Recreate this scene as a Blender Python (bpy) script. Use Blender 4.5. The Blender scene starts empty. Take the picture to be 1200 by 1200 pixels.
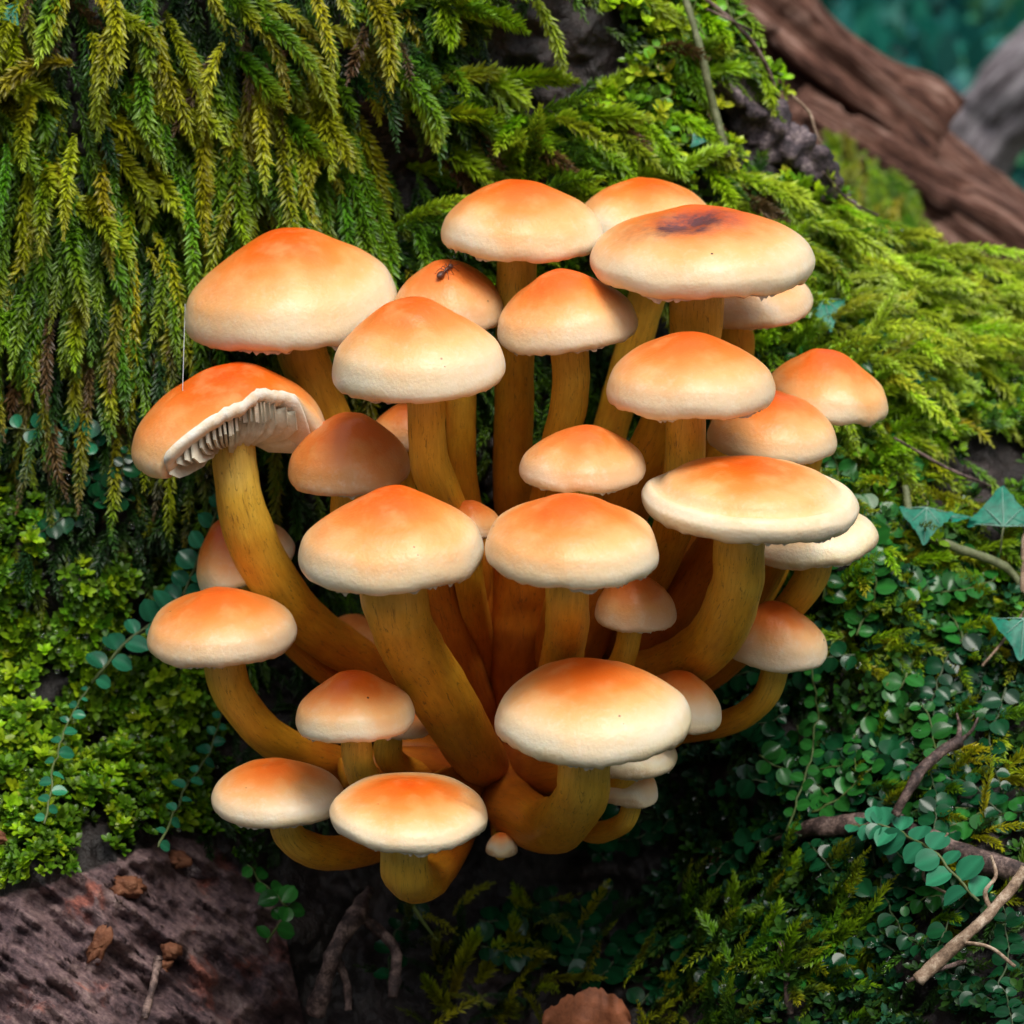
import bpy, math, random
import numpy as np
from mathutils import Vector, Matrix

random.seed(7)
rng = np.random.default_rng(7)
sc = bpy.context.scene
COL = sc.collection

# ------------------------------------------------------------------ camera
PITCH = math.radians(12.0)
DIST = 0.80
T = 0.15                                   # half frame / distance
FWD = np.array([0, math.cos(PITCH), -math.sin(PITCH)])
UPV = np.array([0, math.sin(PITCH), math.cos(PITCH)])
CAMP = -FWD * DIST
cam_d = bpy.data.cameras.new('camera')
cam = bpy.data.objects.new('camera', cam_d)
COL.objects.link(cam)
cam.location = CAMP
cam.rotation_euler = (math.pi / 2 - PITCH, 0, 0)
cam_d.sensor_width = 36
cam_d.lens = 18 / T
cam_d.clip_start = 0.02
cam_d.clip_end = 400
cam_d.dof.use_dof = True
cam_d.dof.focus_distance = 0.755
cam_d.dof.aperture_fstop = 24
sc.camera = cam
# ------------------------------------------------------------------ light
w = bpy.data.worlds.new('World')
sc.world = w
w.use_nodes = True
wn = w.node_tree.nodes
wl = w.node_tree.links
bg = wn['Background']
sky = wn.new('ShaderNodeTexSky')
sky.sky_type = 'NISHITA'
sky.sun_disc = False
SUN_AZ, SUN_EL = math.radians(158), math.radians(62)     # azimuth clockwise from +Y
sky.sun_elevation = SUN_EL
sky.sun_rotation = SUN_AZ
sky.dust_density = 2.0
hs = wn.new('ShaderNodeHueSaturation')     # overcast: the sky's colour is washed out by cloud
hs.inputs['Saturation'].default_value = 0.35
wl.new(sky.outputs[0], hs.inputs['Color'])
wl.new(hs.outputs[0], bg.inputs['Color'])
bg.inputs['Strength'].default_value = 0.13
sun_d = bpy.data.lights.new('sun', 'SUN')
sun_d.energy = 1.5
sun_d.angle = math.radians(25)
sun_d.color = (1.0, 0.95, 0.86)
sun = bpy.data.objects.new('sun', sun_d)
COL.objects.link(sun)
sdir = Vector((math.sin(SUN_AZ) * math.cos(SUN_EL), math.cos(SUN_AZ) * math.cos(SUN_EL), math.sin(SUN_EL)))
sun.rotation_euler = sdir.to_track_quat('Z', 'Y').to_euler()
sun.location = sdir * 3
vs = sc.view_settings
vs.view_transform = 'Standard'
vs.look = 'None'
vs.exposure = 0.84
vs.gamma = 1.0
sc.render.engine = 'CYCLES'
sc.cycles.max_bounces = 5
sc.cycles.diffuse_bounces = 2
sc.cycles.glossy_bounces = 2
sc.cycles.transmission_bounces = 3
sc.cycles.use_denoising = True

# ------------------------------------------------------------------ helpers
def at(px, py, y):
    """world point seen at photo pixel (1200 frame) on the plane of depth y"""
    px = np.asarray(px, float); py = np.asarray(py, float); y = np.asarray(y, float)
    u = (px - 600) / 600 * T; v = (600 - py) / 600 * T
    dx = u
    dy = FWD[1] + v * UPV[1]
    dz = FWD[2] + v * UPV[2]
    k = (y - CAMP[1]) / dy
    return np.stack(np.broadcast_arrays(CAMP[0] + dx * k, y + 0 * k, CAMP[2] + dz * k), -1)

def mpp(y):
    return (y + 0.78) / 0.8 * 0.0002          # metres per photo pixel at depth y

def _hash(ix, iy, iz):
    h = (ix * 374761393 + iy * 668265263 + iz * 2147483647 * 3 + 1274126177) & 0xFFFFFFFF
    h = ((h ^ (h >> 13)) * 1274126177) & 0xFFFFFFFF
    return ((h ^ (h >> 16)) & 0xFFFF) / 32767.5 - 1.0

def noise(p):
    p = np.asarray(p, float)
    i = np.floor(p).astype(np.int64)
    f = p - i
    f = f * f * f * (f * (f * 6 - 15) + 10)
    r = 0
    for a in (0, 1):
        wa = f[..., 0] if a else 1 - f[..., 0]
        for b in (0, 1):
            wb = f[..., 1] if b else 1 - f[..., 1]
            for c in (0, 1):
                wc = f[..., 2] if c else 1 - f[..., 2]
                r = r + wa * wb * wc * _hash(i[..., 0] + a, i[..., 1] + b, i[..., 2] + c)
    return r

def fbm(p, o=4, g=0.5):
    p = np.asarray(p, float); a = 1.0; r = 0
    for k in range(o):
        r = r + a * noise(p); p = p * 2.03 + 17.3; a *= g
    return r

def norm(v):
    return v / np.maximum(np.linalg.norm(v, axis=-1, keepdims=True), 1e-12)

def make_mesh(name, V, quads=None, tris=None, mat=None, col=None, attrs=None, smooth=True, uv=None):
    V = np.asarray(V, np.float32).reshape(-1, 3)
    loops = []; tot = []
    if quads is not None and len(quads):
        q = np.asarray(quads, np.int32).reshape(-1, 4); loops.append(q.ravel()); tot.append(np.full(len(q), 4, np.int32))
    if tris is not None and len(tris):
        t = np.asarray(tris, np.int32).reshape(-1, 3); loops.append(t.ravel()); tot.append(np.full(len(t), 3, np.int32))
    L = np.concatenate(loops); Tt = np.concatenate(tot)
    me = bpy.data.meshes.new(name)
    me.vertices.add(len(V)); me.vertices.foreach_set('co', V.ravel())
    me.loops.add(len(L)); me.loops.foreach_set('vertex_index', L)
    me.polygons.add(len(Tt))
    st = np.concatenate([[0], np.cumsum(Tt)[:-1]]).astype(np.int32)
    me.polygons.foreach_set('loop_start', st); me.polygons.foreach_set('loop_total', Tt)
    if smooth:
        me.polygons.foreach_set('use_smooth', np.ones(len(Tt), bool))
    me.update(calc_edges=True)
    if col is not None:
        c = np.asarray(col, np.float32).reshape(len(V), -1)
        if c.shape[1] == 3:
            c = np.concatenate([c, np.ones((len(V), 1), np.float32)], 1)
        ca = me.color_attributes.new('Col', 'FLOAT_COLOR', 'POINT'); ca.data.foreach_set('color', c.ravel())
    for k, a in (attrs or {}).items():
        at_ = me.attributes.new(k, 'FLOAT', 'POINT'); at_.data.foreach_set('value', np.asarray(a, np.float32).ravel())
    if mat:
        me.materials.append(mat)
    me.validate()
    return me

def link(name, me, parent=None, loc=None):
    o = bpy.data.objects.new(name, me)
    COL.objects.link(o)
    if parent is not None: o.parent = parent
    if loc is not None: o.location = loc
    return o

def tag(o, label=None, cat=None, group=None, kind=None):
    if label: o['label'] = label
    if cat: o['category'] = cat
    if group: o['group'] = group
    if kind: o['kind'] = kind
    return o

def thing(name, loc, label, cat, group=None):
    o = link(name, None, None, loc); o.empty_display_size = 0.01
    return tag(o, label, cat, group)

def grid_quads(nr, nc, wrap=False):
    r = np.arange(nr - 1)[:, None]; c = np.arange(nc if wrap else nc - 1)[None, :]
    a = r * nc + c; b = r * nc + (c + 1) % nc
    return np.stack(np.broadcast_arrays(a, b, b + nc, a + nc), -1).reshape(-1, 4)

def catmull(P, n):
    P = np.asarray(P, float)
    Q = np.vstack([2 * P[0] - P[1], P, 2 * P[-1] - P[-2]])
    t = np.linspace(0, len(P) - 1, n); i = np.minimum(t.astype(int), len(P) - 2); f = (t - i)[:, None]
    a, b, c, d = Q[i], Q[i + 1], Q[i + 2], Q[i + 3]
    return 0.5 * (2 * b + (c - a) * f + (2 * a - 5 * b + 4 * c - d) * f ** 2 + (3 * b - a - 3 * c + d) * f ** 3)

def tube(path, rad, seg=10, rough=0.0, rscale=200.0, cap=True, ridge=0.0, seed=0.0):
    """swept tube; returns V, quads, tris, t(0..1 along), ang"""
    path = np.asarray(path, float); n = len(path)
    rad = np.broadcast_to(np.asarray(rad, float), (n,))
    d = norm(np.gradient(path, axis=0))
    ref = np.array([0.3, 1.0, 0.2]); ref /= np.linalg.norm(ref)
    s = norm(np.cross(d, ref)); u = norm(np.cross(s, d))
    a = np.linspace(0, 2 * math.pi, seg, endpoint=False)
    ring = (np.cos(a)[None, :, None] * s[:, None] + np.sin(a)[None, :, None] * u[:, None])
    V = path[:, None] + ring * rad[:, None, None]
    if rough:
        k = 1 + rough * fbm(V * rscale + seed, 3)
        V = path[:, None] + ring * (rad[:, None] * k)[..., None]
    if ridge:
        nz = noise(np.stack([np.cos(a)[None] * 2.2 + 0 * V[..., 0], np.sin(a)[None] * 2.2 + 0 * V[..., 0], np.linspace(0, 3, n)[:, None] + 0 * V[..., 0] + seed], -1))
        V = V + ring * (rad[:, None] * ridge * nz)[..., None]
    q = grid_quads(n, seg, True)
    V = V.reshape(-1, 3)
    tt = np.repeat(np.linspace(0, 1, n), seg); aa = np.tile(a, n)
    tr = []
    if cap:
        V = np.vstack([V, path[0] - d[0] * rad[0] * .25, path[-1] + d[-1] * rad[-1] * .25])
        i0, i1 = n * seg, n * seg + 1
        for k in range(seg):
            tr.append((i0, (k + 1) % seg, k)); tr.append((i1, (n - 1) * seg + k, (n - 1) * seg + (k + 1) % seg))
        tt = np.append(tt, [0, 1]); aa = np.append(aa, [0, 0])
    return V, q, tr, tt, aa

# ------------------------------------------------------------------ materials
def new_mat(name):
    m = bpy.data.materials.new(name); m.use_nodes = True
    return m, m.node_tree.nodes, m.node_tree.links, m.node_tree.nodes['Principled BSDF']

def N(nodes, t, **kw):
    n = nodes.new(t)
    for k, v in kw.items():
        setattr(n, k, v)
    return n

def ramp(nodes, stops, interp='LINEAR'):
    r = nodes.new('ShaderNodeValToRGB'); e = r.color_ramp.elements
    r.color_ramp.interpolation = interp
    while len(e) < len(stops): e.new(0.5)
    for k, (p, c) in enumerate(stops):
        e[k].position = p; e[k].color = (*c, 1) if len(c) == 3 else c
    return r

def mixrgb(nodes, links, a, b, fac, mode='MIX'):
    m = nodes.new('ShaderNodeMix'); m.data_type = 'RGBA'; m.blend_type = mode
    for s, v in ((m.inputs[0], fac), (m.inputs[6], a), (m.inputs[7], b)):
        if hasattr(v, 'links') or isinstance(v, bpy.types.NodeSocket): links.new(v, s)
        else: s.default_value = v if not isinstance(v, tuple) or len(v) == 4 else (*v, 1)
    return m.outputs[2]

def tex(nodes, links, scale, detail=4, rough=0.55, vec=None, stretch=None, kind='noise', dist=0.0):
    tc = nodes.new('ShaderNodeTexCoord')
    src = vec or tc.outputs['Object']
    if stretch:
        mp = nodes.new('ShaderNodeMapping'); mp.inputs['Scale'].default_value = stretch
        links.new(src, mp.inputs[0]); src = mp.outputs[0]
    if kind == 'noise':
        n = nodes.new('ShaderNodeTexNoise'); n.inputs['Scale'].default_value = scale
        n.inputs['Detail'].default_value = detail; n.inputs['Roughness'].default_value = rough
        n.inputs['Distortion'].default_value = dist
        links.new(src, n.inputs['Vector']); return n.outputs[0]
    n = nodes.new('ShaderNodeTexVoronoi'); n.inputs['Scale'].default_value = scale
    links.new(src, n.inputs['Vector']); return n.outputs['Distance']

def bump(nodes, links, bsdf, h, strength, dist):
    b = nodes.new('ShaderNodeBump'); b.inputs['Strength'].default_value = strength; b.inputs['Distance'].default_value = dist
    links.new(h, b.inputs['Height']); links.new(b.outputs[0], bsdf.inputs['Normal'])

def math_n(nodes, links, op, a, b=None, clamp=False):
    m = nodes.new('ShaderNodeMath'); m.operation = op; m.use_clamp = clamp
    for s, v in ((m.inputs[0], a), (m.inputs[1], b)):
        if v is None: continue
        if isinstance(v, bpy.types.NodeSocket): links.new(v, s)
        else: s.default_value = v
    return m.outputs[0]

def leaf_mat(name, rough=0.42, spec=0.5, transl=0.3, var=0.25, vscale=900.0):
    m, n, l, b = new_mat(name)
    a = N(n, 'ShaderNodeAttribute', attribute_name='Col')
    t = tex(n, l, vscale, 2)
    r = ramp(n, [(0.3, (1 - var,) * 3), (0.7, (1 + var,) * 3)]); l.new(t, r.inputs[0])
    c = mixrgb(n, l, a.outputs['Color'], r.outputs[0], 1.0, 'MULTIPLY')
    l.new(c, b.inputs['Base Color'])
    b.inputs['Roughness'].default_value = rough
    b.inputs['Specular IOR Level'].default_value = spec
    tr = n.new('ShaderNodeBsdfTranslucent'); l.new(c, tr.inputs[0])
    mx = n.new('ShaderNodeMixShader'); mx.inputs[0].default_value = transl
    l.new(b.outputs[0], mx.inputs[1]); l.new(tr.outputs[0], mx.inputs[2])
    l.new(mx.outputs[0], n['Material Output'].inputs[0])
    return m

M = {}
M['moss'] = leaf_mat('moss', 0.38, 0.4, 0.32)
M['leaf'] = leaf_mat('glossy_leaf', 0.20, 0.22, 0.12)
M['ivy'] = leaf_mat('ivy_leaf', 0.42, 0.25, 0.2)
M['far_leaf'] = leaf_mat('far_leaf', 0.5, 0.4, 0.3)

def cap_material():
    m, n, l, b = new_mat('mushroom_cap')
    t = N(n, 'ShaderNodeAttribute', attribute_name='t').outputs['Fac']
    big = tex(n, l, 70, 3, 0.5)
    sub = math_n(n, l, 'SUBTRACT', big, 0.5)
    tt = math_n(n, l, 'ADD', t, math_n(n, l, 'MULTIPLY', sub, 0.34))
    sc_ = math_n(n, l, 'DIVIDE', tt, 1.3)
    r = ramp(n, [(0.0, (0.74, 0.095, 0.006)), (0.20, (0.80, 0.145, 0.012)), (0.38, (0.86, 0.255, 0.05)),
                 (0.54, (0.89, 0.45, 0.17)), (0.67, (0.86, 0.64, 0.39)), (0.78, (0.85, 0.75, 0.56)),
                 (0.86, (0.83, 0.71, 0.46)), (0.91, (0.62, 0.48, 0.30)), (1.0, (0.5, 0.38, 0.22))])
    l.new(sc_, r.inputs[0])
    tone = N(n, 'ShaderNodeAttribute', attribute_name='tone', attribute_type='OBJECT').outputs['Fac']
    # some caps keep more of the brick colour all the way down
    br = mixrgb(n, l, r.outputs[0], (0.62, 0.21, 0.05), tone)
    blotch = ramp(n, [(0.50, (0, 0, 0)), (0.72, (1, 1, 1))]); l.new(tex(n, l, 130, 3, 0.6), blotch.inputs[0])
    c1 = mixrgb(n, l, br, (0.80, 0.50, 0.20), math_n(n, l, 'MULTIPLY', blotch.outputs[0], 0.28))
    # pale felted scales left from the veil
    fl = ramp(n, [(0.50, (0, 0, 0)), (0.66, (1, 1, 1))]); l.new(tex(n, l, 420, 6, 0.75), fl.inputs[0])
    edge = math_n(n, l, 'MULTIPLY', math_n(n, l, 'SUBTRACT', t, 0.5, True), 0.75, True)
    c2 = mixrgb(n, l, c1, (0.88, 0.80, 0.64), math_n(n, l, 'MULTIPLY', fl.outputs[0], edge))
    sp = ramp(n, [(0.0, (1, 1, 1)), (0.05, (1, 1, 1)), (0.07, (0, 0, 0))]); l.new(tex(n, l, 210, kind='voronoi'), sp.inputs[0])
    gate = ramp(n, [(0.60, (0, 0, 0)), (0.64, (1, 1, 1))]); l.new(tex(n, l, 150, 2), gate.inputs[0])
    c3 = mixrgb(n, l, c2, (0.10, 0.045, 0.02), math_n(n, l, 'MULTIPLY', sp.outputs[0], gate.outputs[0]))
    # brown line where the veil tore off at the margin
    st = N(n, 'ShaderNodeAttribute', attribute_name='stain').outputs['Fac']
    edgen = math_n(n, l, 'MULTIPLY', st, tex(n, l, 500, 3, 0.7), True)
    c4 = mixrgb(n, l, c3, (0.13, 0.045, 0.045), math_n(n, l, 'MULTIPLY', edgen, 1.7, True))
    l.new(c4, b.inputs['Base Color'])
    b.inputs['Roughness'].default_value = 0.36
    b.inputs['Specular IOR Level'].default_value = 0.32
    b.inputs['Subsurface Weight'].default_value = 0.22
    b.inputs['Subsurface Radius'].default_value = (1.0, 0.5, 0.25)
    b.inputs['Subsurface Scale'].default_value = 0.0012
    h = math_n(n, l, 'ADD', tex(n, l, 1300, 4, 0.65), math_n(n, l, 'MULTIPLY', tex(n, l, 330, 4, 0.6), 2.2))
    bump(n, l, b, h, 0.22, 0.0005)
    return m

def stem_material():
    m, n, l, b = new_mat('mushroom_stem')
    s = N(n, 'ShaderNodeAttribute', attribute_name='t').outputs['Fac']
    along = N(n, 'ShaderNodeAttribute', attribute_name='along').outputs['Fac']
    ang = N(n, 'ShaderNodeAttribute', attribute_name='ang').outputs['Vector']
    nz = tex(n, l, 120, 3)
    sv = math_n(n, l, 'ADD', s, math_n(n, l, 'MULTIPLY', math_n(n, l, 'SUBTRACT', nz, 0.5), 0.35))
    r = ramp(n, [(0.0, (0.74, 0.54, 0.15)), (0.22, (0.76, 0.47, 0.055)), (0.48, (0.72, 0.34, 0.018)),
                 (0.72, (0.60, 0.18, 0.010)), (1.0, (0.36, 0.075, 0.010))])
    l.new(sv, r.inputs[0])
    cx = N(n, 'ShaderNodeCombineXYZ')
    sa = N(n, 'ShaderNodeSeparateXYZ'); l.new(N(n, 'ShaderNodeAttribute', attribute_name='fib').outputs['Vector'], sa.inputs[0])
    l.new(sa.outputs[0], cx.inputs[0]); l.new(sa.outputs[1], cx.inputs[1]); l.new(sa.outputs[2], cx.inputs[2])
    fib = tex(n, l, 1.0, 5, 0.65, vec=cx.outputs[0])
    fr = ramp(n, [(0.3, (0.78, 0.70, 0.6)), (0.6, (1.06, 1.06, 1.06))]); l.new(fib, fr.inputs[0])
    c = mixrgb(n, l, r.outputs[0], fr.outputs[0], 0.8, 'MULTIPLY')
    # dark fibrils and flecks
    cx2 = N(n, 'ShaderNodeMapping'); cx2.inputs['Scale'].default_value = (1.6, 1.6, 1.5); l.new(cx.outputs[0], cx2.inputs[0])
    fk = ramp(n, [(0.575, (0, 0, 0)), (0.65, (1, 1, 1))]); l.new(tex(n, l, 1.0, 4, 0.75, vec=cx2.outputs[0], dist=1.5), fk.inputs[0])
    c2 = mixrgb(n, l, c, (0.12, 0.05, 0.015), math_n(n, l, 'MULTIPLY', fk.outputs[0], 0.65))
    l.new(c2, b.inputs['Base Color'])
    b.inputs['Roughness'].default_value = 0.5
    b.inputs['Specular IOR Level'].default_value = 0.35
    b.inputs['Subsurface Weight'].default_value = 0.18
    b.inputs['Subsurface Radius'].default_value = (1.0, 0.45, 0.15)
    b.inputs['Subsurface Scale'].default_value = 0.0025
    bump(n, l, b, fib, 0.35, 0.0005)
    return m

def simple(name, c, rough=0.6, spec=0.4, nscale=300, var=0.4, bstr=0.4, bdist=0.001, c2=None):
    m, n, l, b = new_mat(name)
    t = tex(n, l, nscale, 5, 0.65)
    c2 = c2 or tuple(x * (1 - var) for x in c)
    r = ramp(n, [(0.3, c2), (0.7, c)]); l.new(t, r.inputs[0]); l.new(r.outputs[0], b.inputs['Base Color'])
    b.inputs['Roughness'].default_value = rough; b.inputs['Specular IOR Level'].default_value = spec
    bump(n, l, b, t, bstr, bdist)
    return m

def wood_material(name, stops, scale=60, stretch=(1, 1, 1), rough=0.6, bd=0.002, spec=0.4, fib=False):
    m, n, l, b = new_mat(name)
    v = N(n, 'ShaderNodeAttribute', attribute_name='fib').outputs['Vector'] if fib else None
    t = tex(n, l, scale, 8, 0.65, v, stretch=stretch)
    t2 = tex(n, l, scale * (4 if fib else 6), 5, 0.7, v, stretch=stretch)
    s = math_n(n, l, 'ADD', math_n(n, l, 'MULTIPLY', t, 0.65), math_n(n, l, 'MULTIPLY', t2, 0.35))
    r = ramp(n, stops); l.new(s, r.inputs[0]); l.new(r.outputs[0], b.inputs['Base Color'])
    b.inputs['Roughness'].default_value = rough; b.inputs['Specular IOR Level'].default_value = spec
    bump(n, l, b, s, 0.8, bd)
    return m

M['cap'] = cap_material()
M['stem'] = stem_material()
M['gill'] = simple('mushroom_gill', (0.88, 0.80, 0.62), 0.6, 0.3, 300, 0.25)
M['flesh'] = simple('mushroom_flesh', (0.92, 0.88, 0.80), 0.45, 0.5, 350, 0.25, 0.6, 0.0006, c2=(0.84, 0.66, 0.42))
M['veil'] = simple('veil_scrap', (0.75, 0.68, 0.58), 0.7, 0.2, 900, 0.4)
M['bark'] = wood_material('purple_brown_bark', [(0.38, (0.012, 0.009, 0.011)), (0.47, (0.055, 0.040, 0.048)), (0.54, (0.15, 0.11, 0.12)), (0.62, (0.42, 0.34, 0.33))], 200, (1, 1, 1), 0.55, 0.002)
def trunk_material():
    m, n, l, b = new_mat('wet_wood_and_bark')
    t = tex(n, l, 45, 8, 0.65); t2 = tex(n, l, 270, 5, 0.7)
    s1 = math_n(n, l, 'ADD', math_n(n, l, 'MULTIPLY', t, 0.65), math_n(n, l, 'MULTIPLY', t2, 0.35))
    r1 = ramp(n, [(0.30, (0.004, 0.004, 0.004)), (0.5, (0.018, 0.013, 0.012)), (0.62, (0.045, 0.030, 0.028)), (0.75, (0.10, 0.07, 0.065))]); l.new(s1, r1.inputs[0])
    g = N(n, 'ShaderNodeAttribute', attribute_name='grain').outputs['Vector']
    f1 = tex(n, l, 1.0, 8, 0.68, g, dist=0.6); f2 = tex(n, l, 5.0, 6, 0.7, g); f3 = tex(n, l, 700, 5, 0.7)
    s2 = math_n(n, l, 'ADD', math_n(n, l, 'ADD', math_n(n, l, 'MULTIPLY', f1, 0.45), math_n(n, l, 'MULTIPLY', f2, 0.3)), math_n(n, l, 'MULTIPLY', f3, 0.25))
    r2 = ramp(n, [(0.36, (0.012, 0.008, 0.010)), (0.45, (0.085, 0.050, 0.056)), (0.52, (0.21, 0.13, 0.13)), (0.58, (0.34, 0.23, 0.21)), (0.68, (0.52, 0.40, 0.36))]); l.new(s2, r2.inputs[0])
    red = ramp(n, [(0.56, (0, 0, 0)), (0.66, (1, 1, 1))]); l.new(tex(n, l, 65, 5, 0.6), red.inputs[0])
    c2 = mixrgb(n, l, r2.outputs[0], mixrgb(n, l, r2.outputs[0], (1.5, 0.8, 0.6), 1.0, 'MULTIPLY'), red.outputs[0])
    bm = N(n, 'ShaderNodeAttribute', attribute_name='bm').outputs['Fac']
    edge = math_n(n, l, 'ADD', bm, math_n(n, l, 'MULTIPLY', math_n(n, l, 'SUBTRACT', tex(n, l, 120, 5, 0.7), 0.5), 0.9))
    er = ramp(n, [(0.40, (0, 0, 0)), (0.58, (1, 1, 1))]); l.new(edge, er.inputs[0])
    l.new(mixrgb(n, l, r1.outputs[0], c2, er.outputs[0]), b.inputs['Base Color'])
    b.inputs['Roughness'].default_value = 0.5
    h = mixrgb(n, l, s1, s2, er.outputs[0])
    bump(n, l, b, h, 1.0, 0.0045)
    return m
M['trunk'] = trunk_material()
M['log'] = wood_material('red_brown_log', [(0.38, (0.020, 0.008, 0.006)), (0.47, (0.11, 0.046, 0.030)), (0.54, (0.24, 0.115, 0.080)), (0.63, (0.46, 0.29, 0.23))], 1.0, (1, 1, 1), 0.7, 0.006, 0.25, True)
M['grey'] = wood_material('grey_bark', [(0.38, (0.09, 0.075, 0.08)), (0.5, (0.30, 0.26, 0.28)), (0.62, (0.62, 0.57, 0.60))], 1.2, (1, 1, 1), 0.7, 0.003, 0.3, True)
M['twig'] = wood_material('dark_twig', [(0.38, (0.014, 0.009, 0.009)), (0.49, (0.075, 0.046, 0.040)), (0.60, (0.28, 0.19, 0.16))], 260, rough=0.6, bd=0.001)
M['pale_twig'] = wood_material('pale_twig', [(0.36, (0.07, 0.04, 0.025)), (0.5, (0.30, 0.20, 0.13)), (0.62, (0.58, 0.46, 0.34))], 260, rough=0.6, bd=0.001)
M['vine'] = wood_material('vine_stem', [(0.30, (0.05, 0.06, 0.02)), (0.5, (0.14, 0.16, 0.07)), (0.75, (0.30, 0.30, 0.18))], 300, rough=0.55, bd=0.0006)
M['chip'] = wood_material('red_wood_chip', [(0.30, (0.05, 0.015, 0.008)), (0.5, (0.20, 0.07, 0.03)), (0.75, (0.40, 0.19, 0.10))], 250, rough=0.6, bd=0.0015)
M['soil'] = wood_material('forest_floor', [(0.30, (0.010, 0.012, 0.008)), (0.5, (0.035, 0.035, 0.022)), (0.62, (0.03, 0.055, 0.035)), (0.8, (0.10, 0.075, 0.05))], 9, rough=0.8, bd=0.01)
M['ant'] = simple('ant_shell', (0.12, 0.035, 0.018), 0.3, 0.6, 900, 0.5)
M['silk'] = simple('spider_silk', (0.6, 0.62, 0.65), 0.3, 0.6, 500, 0.1)
M['dead_leaf'] = simple('dead_leaf', (0.42, 0.14, 0.06), 0.6, 0.3, 220, 0.6, 0.7, 0.001)

# ------------------------------------------------------------------ tree base surface
TX = np.array([-600, 0, 200, 400, 600, 800, 900, 1000, 1100, 1200, 1800], float)
TY = np.array([-500, 0, 200, 300, 400, 600, 800, 900, 1000, 1100, 1200, 1500], float)
TD = np.array([
    [.14, .095, .085, .085, .095, .125, .14, .15, .17, .19, .30],
    [.09, .055, .050, .055, .068, .095, .12, .14, .16, .18, .30],
    [.08, .045, .048, .055, .064, .080, .10, .125, .16, .19, .29],
    [.075, .042, .046, .055, .062, .072, .082, .105, .14, .175, .27],
    [.07, .040, .048, .055, .060, .064, .067, .078, .095, .12, .22],
    [.06, .035, .046, .052, .055, .054, .050, .047, .052, .062, .12],
    [.05, .020, .036, .046, .048, .047, .040, .030, .025, .022, .05],
    [.04, .000, .022, .040, .045, .042, .030, .018, .008, .000, .0],
    [.02, -.020, -.004, .034, .042, .032, .018, .003, -.010, -.020, -.04],
    [.00, -.036, -.020, .026, .036, .020, .000, -.016, -.030, -.040, -.08],
    [-.02, -.046, -.032, .010, .020, .000, -.020, -.036, -.050, -.060, -.12],
    [-.08, -.10, -.09, -.06, -.06, -.07, -.09, -.10, -.12, -.14, -.20]])
_gx = np.arange(-600, 1801, 25.0); _gy = np.arange(-500, 1501, 25.0)
_t = np.array([np.interp(_gx, TX, r) for r in TD])
_g = np.array([np.interp(_gy, TY, _t[:, k]) for k in range(len(_gx))]).T
for _ in range(3):
    p_ = np.pad(_g, 2, mode='edge')
    _g = sum(p_[2 + a:2 + a + _g.shape[0], 2 + b:2 + b + _g.shape[1]] for a in (-2, -1, 0, 1, 2) for b in (-2, -1, 0, 1, 2)) / 25

def depth0(px, py):
    fx = np.clip((np.asarray(px, float) + 600) / 25, 0, len(_gx) - 1.001); fy = np.clip((np.asarray(py, float) + 500) / 25, 0, len(_gy) - 1.001)
    i = fx.astype(int); j = fy.astype(int); a = fx - i; b = fy - j
    return (_g[j, i] * (1 - a) * (1 - b) + _g[j, i + 1] * a * (1 - b) + _g[j + 1, i] * (1 - a) * b + _g[j + 1, i + 1] * a * b)

def bark_mask(px, py):
    """1 where bare bark lies (lower left root)"""
    line = np.interp(px, [-300, 0, 60, 130, 200, 260, 330, 420], [1010, 1040, 1022, 1000, 968, 985, 1060, 1500])
    return np.clip((py - line) / 25, 0, 1)

def depth(px, py):
    px, py = np.broadcast_arrays(np.asarray(px, float), np.asarray(py, float))
    q = np.stack([px / 100, py / 100, 0 * px], -1)
    d = depth0(px, py) - 0.007 * fbm(q * 0.9, 3) - 0.0022 * fbm(q * 5 + 9, 3)
    bm = bark_mask(px, py)
    # ridged bark, grain running down to the right
    a = (px * 0.8 + py * 0.6); b = (-px * 0.6 + py * 0.8)
    rd = np.abs(fbm(np.stack([a / 160, b / 34, 0 * a + 3], -1), 4))
    cr = np.abs(fbm(np.stack([a / 45, b / 15, 0 * a + 7], -1), 3))
    return d - bm * (0.006 - 0.008 * rd - 0.0045 * np.clip(cr, 0, .6) + .004 * fbm(q * 3 + 31, 3))

SIL = ([-600, 730, 790, 830, 850, 880, 915, 960, 985, 1050, 1120, 1200, 1300, 1500, 1800],
       [-480, -480, -260, -70, 0, 84, 136, 222, 262, 296, 320, 340, 380, 470, 560])
def sil(px):
    return np.interp(px, *SIL)

def surf(px, py):
    P = at(px, py, depth(px, py))
    e = 6.0
    a = at(px + e, py, depth(px + e, py)) - at(px - e, py, depth(px - e, py))
    b = at(px, py + e, depth(px, py + e)) - at(px, py - e, depth(px, py - e))
    n = norm(np.cross(a, b)); n = np.where(n[..., 1:2] > 0, -n, n)
    return P, n

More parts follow.
